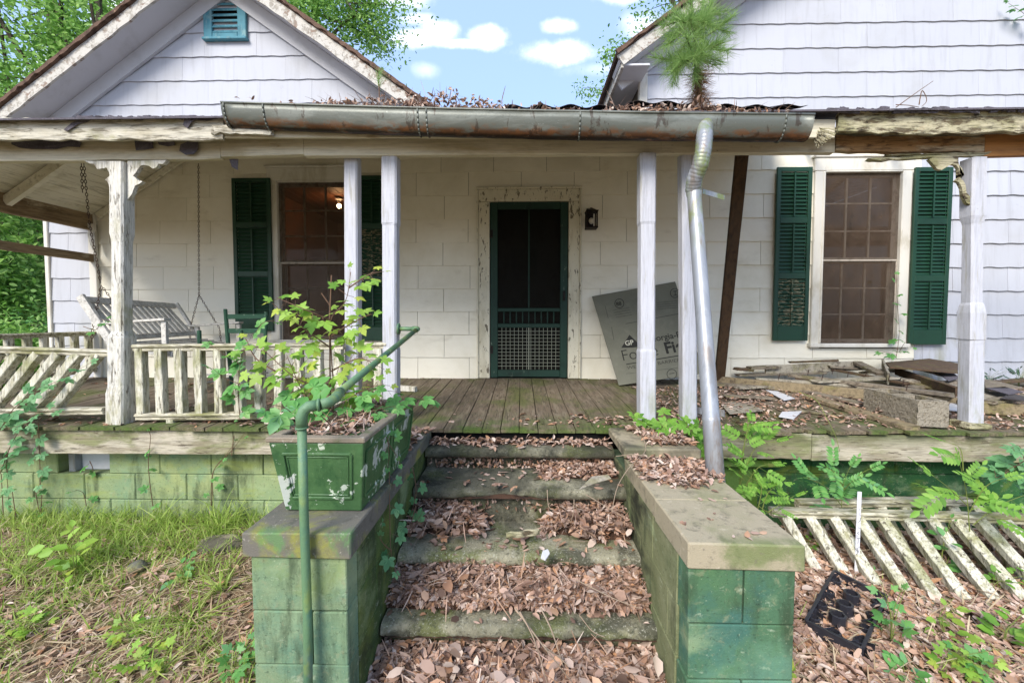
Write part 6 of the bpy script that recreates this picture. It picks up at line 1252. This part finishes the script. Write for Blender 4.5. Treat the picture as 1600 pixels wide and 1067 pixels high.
# vines along the foot of the left foundation, twigs on the steps
def twig(label, runs, r=.0025, name='twig', mat=None):
    s = MB()
    for P in runs: P = path(*P); s.tube(P, [r*(1-.5*i/len(P)) for i in range(len(P))], 5, jit=.15)
    return tag(s.build(name, mat or m_twig), label, 'twig')
m_twig = mk('dry grey twig', '#94826e', (), .8, None)
def onst(px, py, z): return atz(px, py, z)
twig('branched dry twig lying over the lowest step', [(onst(805, 950, .44), onst(850, 1010, .34), onst(895, 1067, .16)), (onst(812, 955, .44), onst(835, 1000, .36), onst(855, 1067, .18)), (onst(845, 950, .42), onst(862, 985, .36), onst(880, 1040, .24)), (onst(850, 1010, .34), onst(872, 1025, .28), onst(888, 1040, .24))], .0035)
twig('long pale twig arching over the right side of the upper steps', [(onst(1005, 683, .88), onst(1008, 705, .83), onst(985, 728, .8), onst(965, 760, .72), onst(956, 800, .62)), (onst(1008, 712, .83), onst(985, 710, .84), onst(962, 713, .82)), (onst(990, 660, .95), onst(1010, 680, .90), onst(1060, 690, .88))], .003)
twig('thin roots hanging over the third step', [(onst(855, 765, .66), onst(857, 790, .6), onst(866, 797, .58)), (onst(897, 780, .66), onst(896, 800, .6), onst(892, 815, .55)), (onst(915, 772, .66), onst(945, 790, .62), onst(975, 808, .58)), (onst(900, 790, .66), onst(905, 805, .6), onst(910, 810, .56))], .0025)
twig('thin twig lying across the lower leaf pile', [(onst(900, 905, .42), onst(960, 935, .38), onst(1000, 950, .36)), (onst(905, 960, .36), onst(925, 985, .30), onst(945, 995, .28))], .0025)
twig('yellowish vine stem hanging over the right skirt board', [(at(1248, 612, 3.1), at(1275, 625, 3.0), at(1290, 650, 2.87), at(1305, 680, 2.83), at(1312, 705, 2.83))], .003, 'vine_stem', m_gstem)
twig('dark bent twig sticking up over the right roof edge', [(at(1400, 168, 2.72), at(1432, 145, 2.72), at(1458, 127, 2.72)), (at(1436, 164, 2.72), at(1438, 152, 2.72), at(1441, 142, 2.72), at(1447, 152, 2.72), at(1447, 160, 2.72), at(1440, 167, 2.72)), (at(1400, 164, 2.72), at(1420, 165, 2.72), at(1436, 168, 2.72))], .003, 'twig', m_stem)
twig('bare vine stems rooted at the foot of the left foundation', [(at(8, 850, 2.9), at(5, 800, 2.95), at(2, 740, 2.95)), (at(32, 860, 2.9), at(25, 810, 2.95), at(18, 760, 2.96)), (at(20, 820, 2.93), at(30, 830, 2.9), at(50, 845, 2.85))], .004, 'vine_stem', m_stem)
wd_ = MB(); wd_.plank(onst(790, 837, .45), onst(842, 830, .45), .03, .02, seg=6, jit=.003, ragged=.02); tag(wd_.build('wood_piece', m_rot), 'small rotten wood piece on the third step', 'wood piece')
s = MB(); P = [onst(*p) for p in ((848, 862, .425), (856, 859, .425), (859, 866, .425), (852, 876, .42), (845, 872, .42))]; s.prism(P, (0, 0, .006)); tag(s.build('pale_chip', m_soffit), 'white flat chip lying on the third step', 'chip')
s = MB(); P = [onst(*p) for p in ((905, 765, .69), (925, 745, .72), (950, 742, .72), (955, 748, .71), (930, 755, .70))]; s.prism(P, (0, 0, .003)); tag(s.build('broken_shard', m_boards[3]), 'tan flat shard on the leaves of the second step', 'shard')
# stones in the yard
def stone(label, px, py, sx, sy, sz, mat): 
    b = g3(px, py); s = MB(); s.sphere((b.x, b.y, b.z), 1, 16, 10, sc=(sx, sy, sz)); s.v = [tuple(Vector(v)+Vector((1, 1, 1))*.012*noise.noise(Vector(v)*14)) for v in s.v]; return tag(s.build('stone', mat, smooth=True), label, 'stone')
stone('flat tan stone beside the left cheek wall', 345, 850, .17, .09, .05, m_capR); stone('small grey stone in the grass', 215, 885, .06, .05, .03, m_capL)
# ------------------------------------------------------------ trees
def tree(name, label, base, top, R, n, mat, seed, lsize=.11, r0=.14, limbs=10, clumps=60, bark=m_bark, group='trees around the house', T=T_LEAF, ivy=0, low=.45, vsq=1.0, cs=.42):
    rs = random.Random(seed); base, top = Vector(base), Vector(top); t = thing(name, label, 'tree', base, group); s = MB()
    tr = [base, base.lerp(top, .3)+Vector((rs.gauss(0, .12), rs.gauss(0, .1), 0)), base.lerp(top, .6)+Vector((rs.gauss(0, .2), rs.gauss(0, .2), 0)), top]
    tr = path(*tr, n=5); s.tube(tr, [r0*(1-.8*i/(len(tr)-1)) for i in range(len(tr))], 9, jit=.06); C0 = base.lerp(top, .5+low/2); Rv = Vector((R, R, (top-base).length*(1-low)/2*1.1*vsq)); cc = []
    for i in range(limbs):
        b = tr[int(len(tr)*rs.uniform(low*.8, .95))]; a = rs.uniform(0, 6.28); e = C0+Vector((Rv.x*math.cos(a)*rs.uniform(.5, .95), Rv.y*math.sin(a)*rs.uniform(.5, .95), Rv.z*rs.uniform(-.8, .8)))
        m_ = b.lerp(e, .5)+Vector((rs.gauss(0, .15), rs.gauss(0, .15), .15)); P = bez(b, m_, e, 7); s.tube(P, [r0*.32*(1-.85*k/7) for k in range(8)], 6, jit=.1)
        for k in (3, 5, 7): cc.append(P[k])
        for j in range(4):
            b2 = P[rs.randint(2, 6)]; e2 = b2+Vector((rs.gauss(0, R*.3), rs.gauss(0, R*.3), rs.gauss(.05, R*.22))); s.tube([b2, b2.lerp(e2, .5)+Vector((0, 0, .05)), e2], [r0*.1, r0*.07, r0*.03], 4); cc += [e2, b2.lerp(e2, .6)]
    while len(cc) < clumps: v = Vector([rs.gauss(0, 1) for _ in range(3)]).normalized()*rs.uniform(.6, 1)**.5; cc.append(C0+Vector((v.x*Rv.x, v.y*Rv.y, v.z*Rv.z)))
    s.build('trunk', bark, t); rg = np.random.default_rng(seed); cc = np.array([tuple(c) for c in cc]); w_ = rg.uniform(.3, 1.6, len(cc)); idx = rg.choice(len(cc), n, p=w_/w_.sum()); sz = rg.uniform(.5, 1.3, len(cc))[idx, None]
    P = cc[idx]+rg.normal(0, 1, (n, 3))*np.array([R*cs, R*cs, R*cs*.55])*.5*sz; q = Q(); q.rand(T, P, lsize, .55, pitch=.25); q.build('crown', mat, t)
    if ivy:
        q = Q(); P = []
        for _ in range(ivy): k = rs.randint(0, len(tr)-2); c = tr[k].lerp(tr[k+1], rs.random()); a = rs.uniform(0, 6.28); rr = r0*rs.uniform(1, 2.2); P.append((c.x+math.cos(a)*rr, c.y+math.sin(a)*rr, c.z))
        q.rand(T_WIDE, np.array(P), .12, 1.1); q.build('ivy', m_ivy, t)
    return t
A2 = lambda px, py, Y: at(px, py, Y)
def gb(p, z=-.05): return Vector((p.x, p.y, z))
tree('broadleaf_tree', 'tall tree with an ivy covered trunk behind the left gable', gb(A2(125, 100, 11)), A2(62, -110, 11), 3.2, 17000, m_canopy, 3, .13, .22, 12, 70, ivy=1500, low=.55)
tree('broadleaf_tree', 'light green tree at the top left corner', gb(A2(-60, 100, 9.5)), A2(-10, -90, 9.5), 2.8, 17000, m_canopy, 4, .11, .16, 12, 80, low=.35)
tree('broadleaf_tree', 'bare limbed tree rising just behind the left rake', gb(A2(205, 0, 10)), A2(150, -160, 10), 2.0, 2600, m_canopy, 5, .12, .17, 10, 40, low=.7)
tree('broadleaf_tree', 'sparse tree overhanging the right slope of the left gable', gb(A2(470, -40, 12)), A2(500, -70, 12), 2.3, 14000, m_canopy, 6, .11, .18, 12, 50, low=.72, cs=.36)
tree('broadleaf_tree', 'thin topped tree beside the eave of the right gable', gb(A2(1120, 60, 14)), A2(1052, -10, 14), 2.6, 13000, m_canopy, 7, .12, .17, 15, 60, low=.62, cs=.24)
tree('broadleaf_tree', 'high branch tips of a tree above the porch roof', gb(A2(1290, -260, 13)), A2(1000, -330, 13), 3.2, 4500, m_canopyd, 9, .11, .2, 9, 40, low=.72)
und = [(-20, 10, 5.0, 1.5), (45, 13, 7, 2.2), (-70, 8.5, 4.2, 1.5), (95, 17, 8, 2.6), (0, 22, 10, 3.6), (150, 26, 11, 4)]
for i, (px, Y, h, R) in enumerate(und):
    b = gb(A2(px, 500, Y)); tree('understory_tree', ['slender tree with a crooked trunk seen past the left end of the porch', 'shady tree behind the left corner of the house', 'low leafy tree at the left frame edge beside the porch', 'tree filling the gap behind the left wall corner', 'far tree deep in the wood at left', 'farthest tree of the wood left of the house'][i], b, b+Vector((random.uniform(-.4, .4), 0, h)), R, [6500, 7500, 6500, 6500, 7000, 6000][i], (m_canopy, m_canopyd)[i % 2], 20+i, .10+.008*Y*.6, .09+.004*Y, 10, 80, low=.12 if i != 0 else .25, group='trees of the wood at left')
for i, (px, Y, h) in enumerate([(10, 7.5, 1.3), (60, 8.5, 1.5), (-40, 7, 1.6), (75, 11, 1.9), (30, 12, 2.6)]):
    b = gb(A2(px, 520, Y), 0); tree('shrub', ['low shrub just outside the left porch end', 'shrub against the left house corner', 'shrub at the left frame edge behind the porch railing', 'taller shrub behind the house corner', 'tall shrub in the wood behind the left railing'][i], b, b+Vector((.1, 0, h)), .8+.05*Y, 2600, (m_canopy, m_creep)[i % 2], 40+i, .09, .025, 7, 50, low=.05, group='shrubs left of the porch')
# far wood beyond the left side
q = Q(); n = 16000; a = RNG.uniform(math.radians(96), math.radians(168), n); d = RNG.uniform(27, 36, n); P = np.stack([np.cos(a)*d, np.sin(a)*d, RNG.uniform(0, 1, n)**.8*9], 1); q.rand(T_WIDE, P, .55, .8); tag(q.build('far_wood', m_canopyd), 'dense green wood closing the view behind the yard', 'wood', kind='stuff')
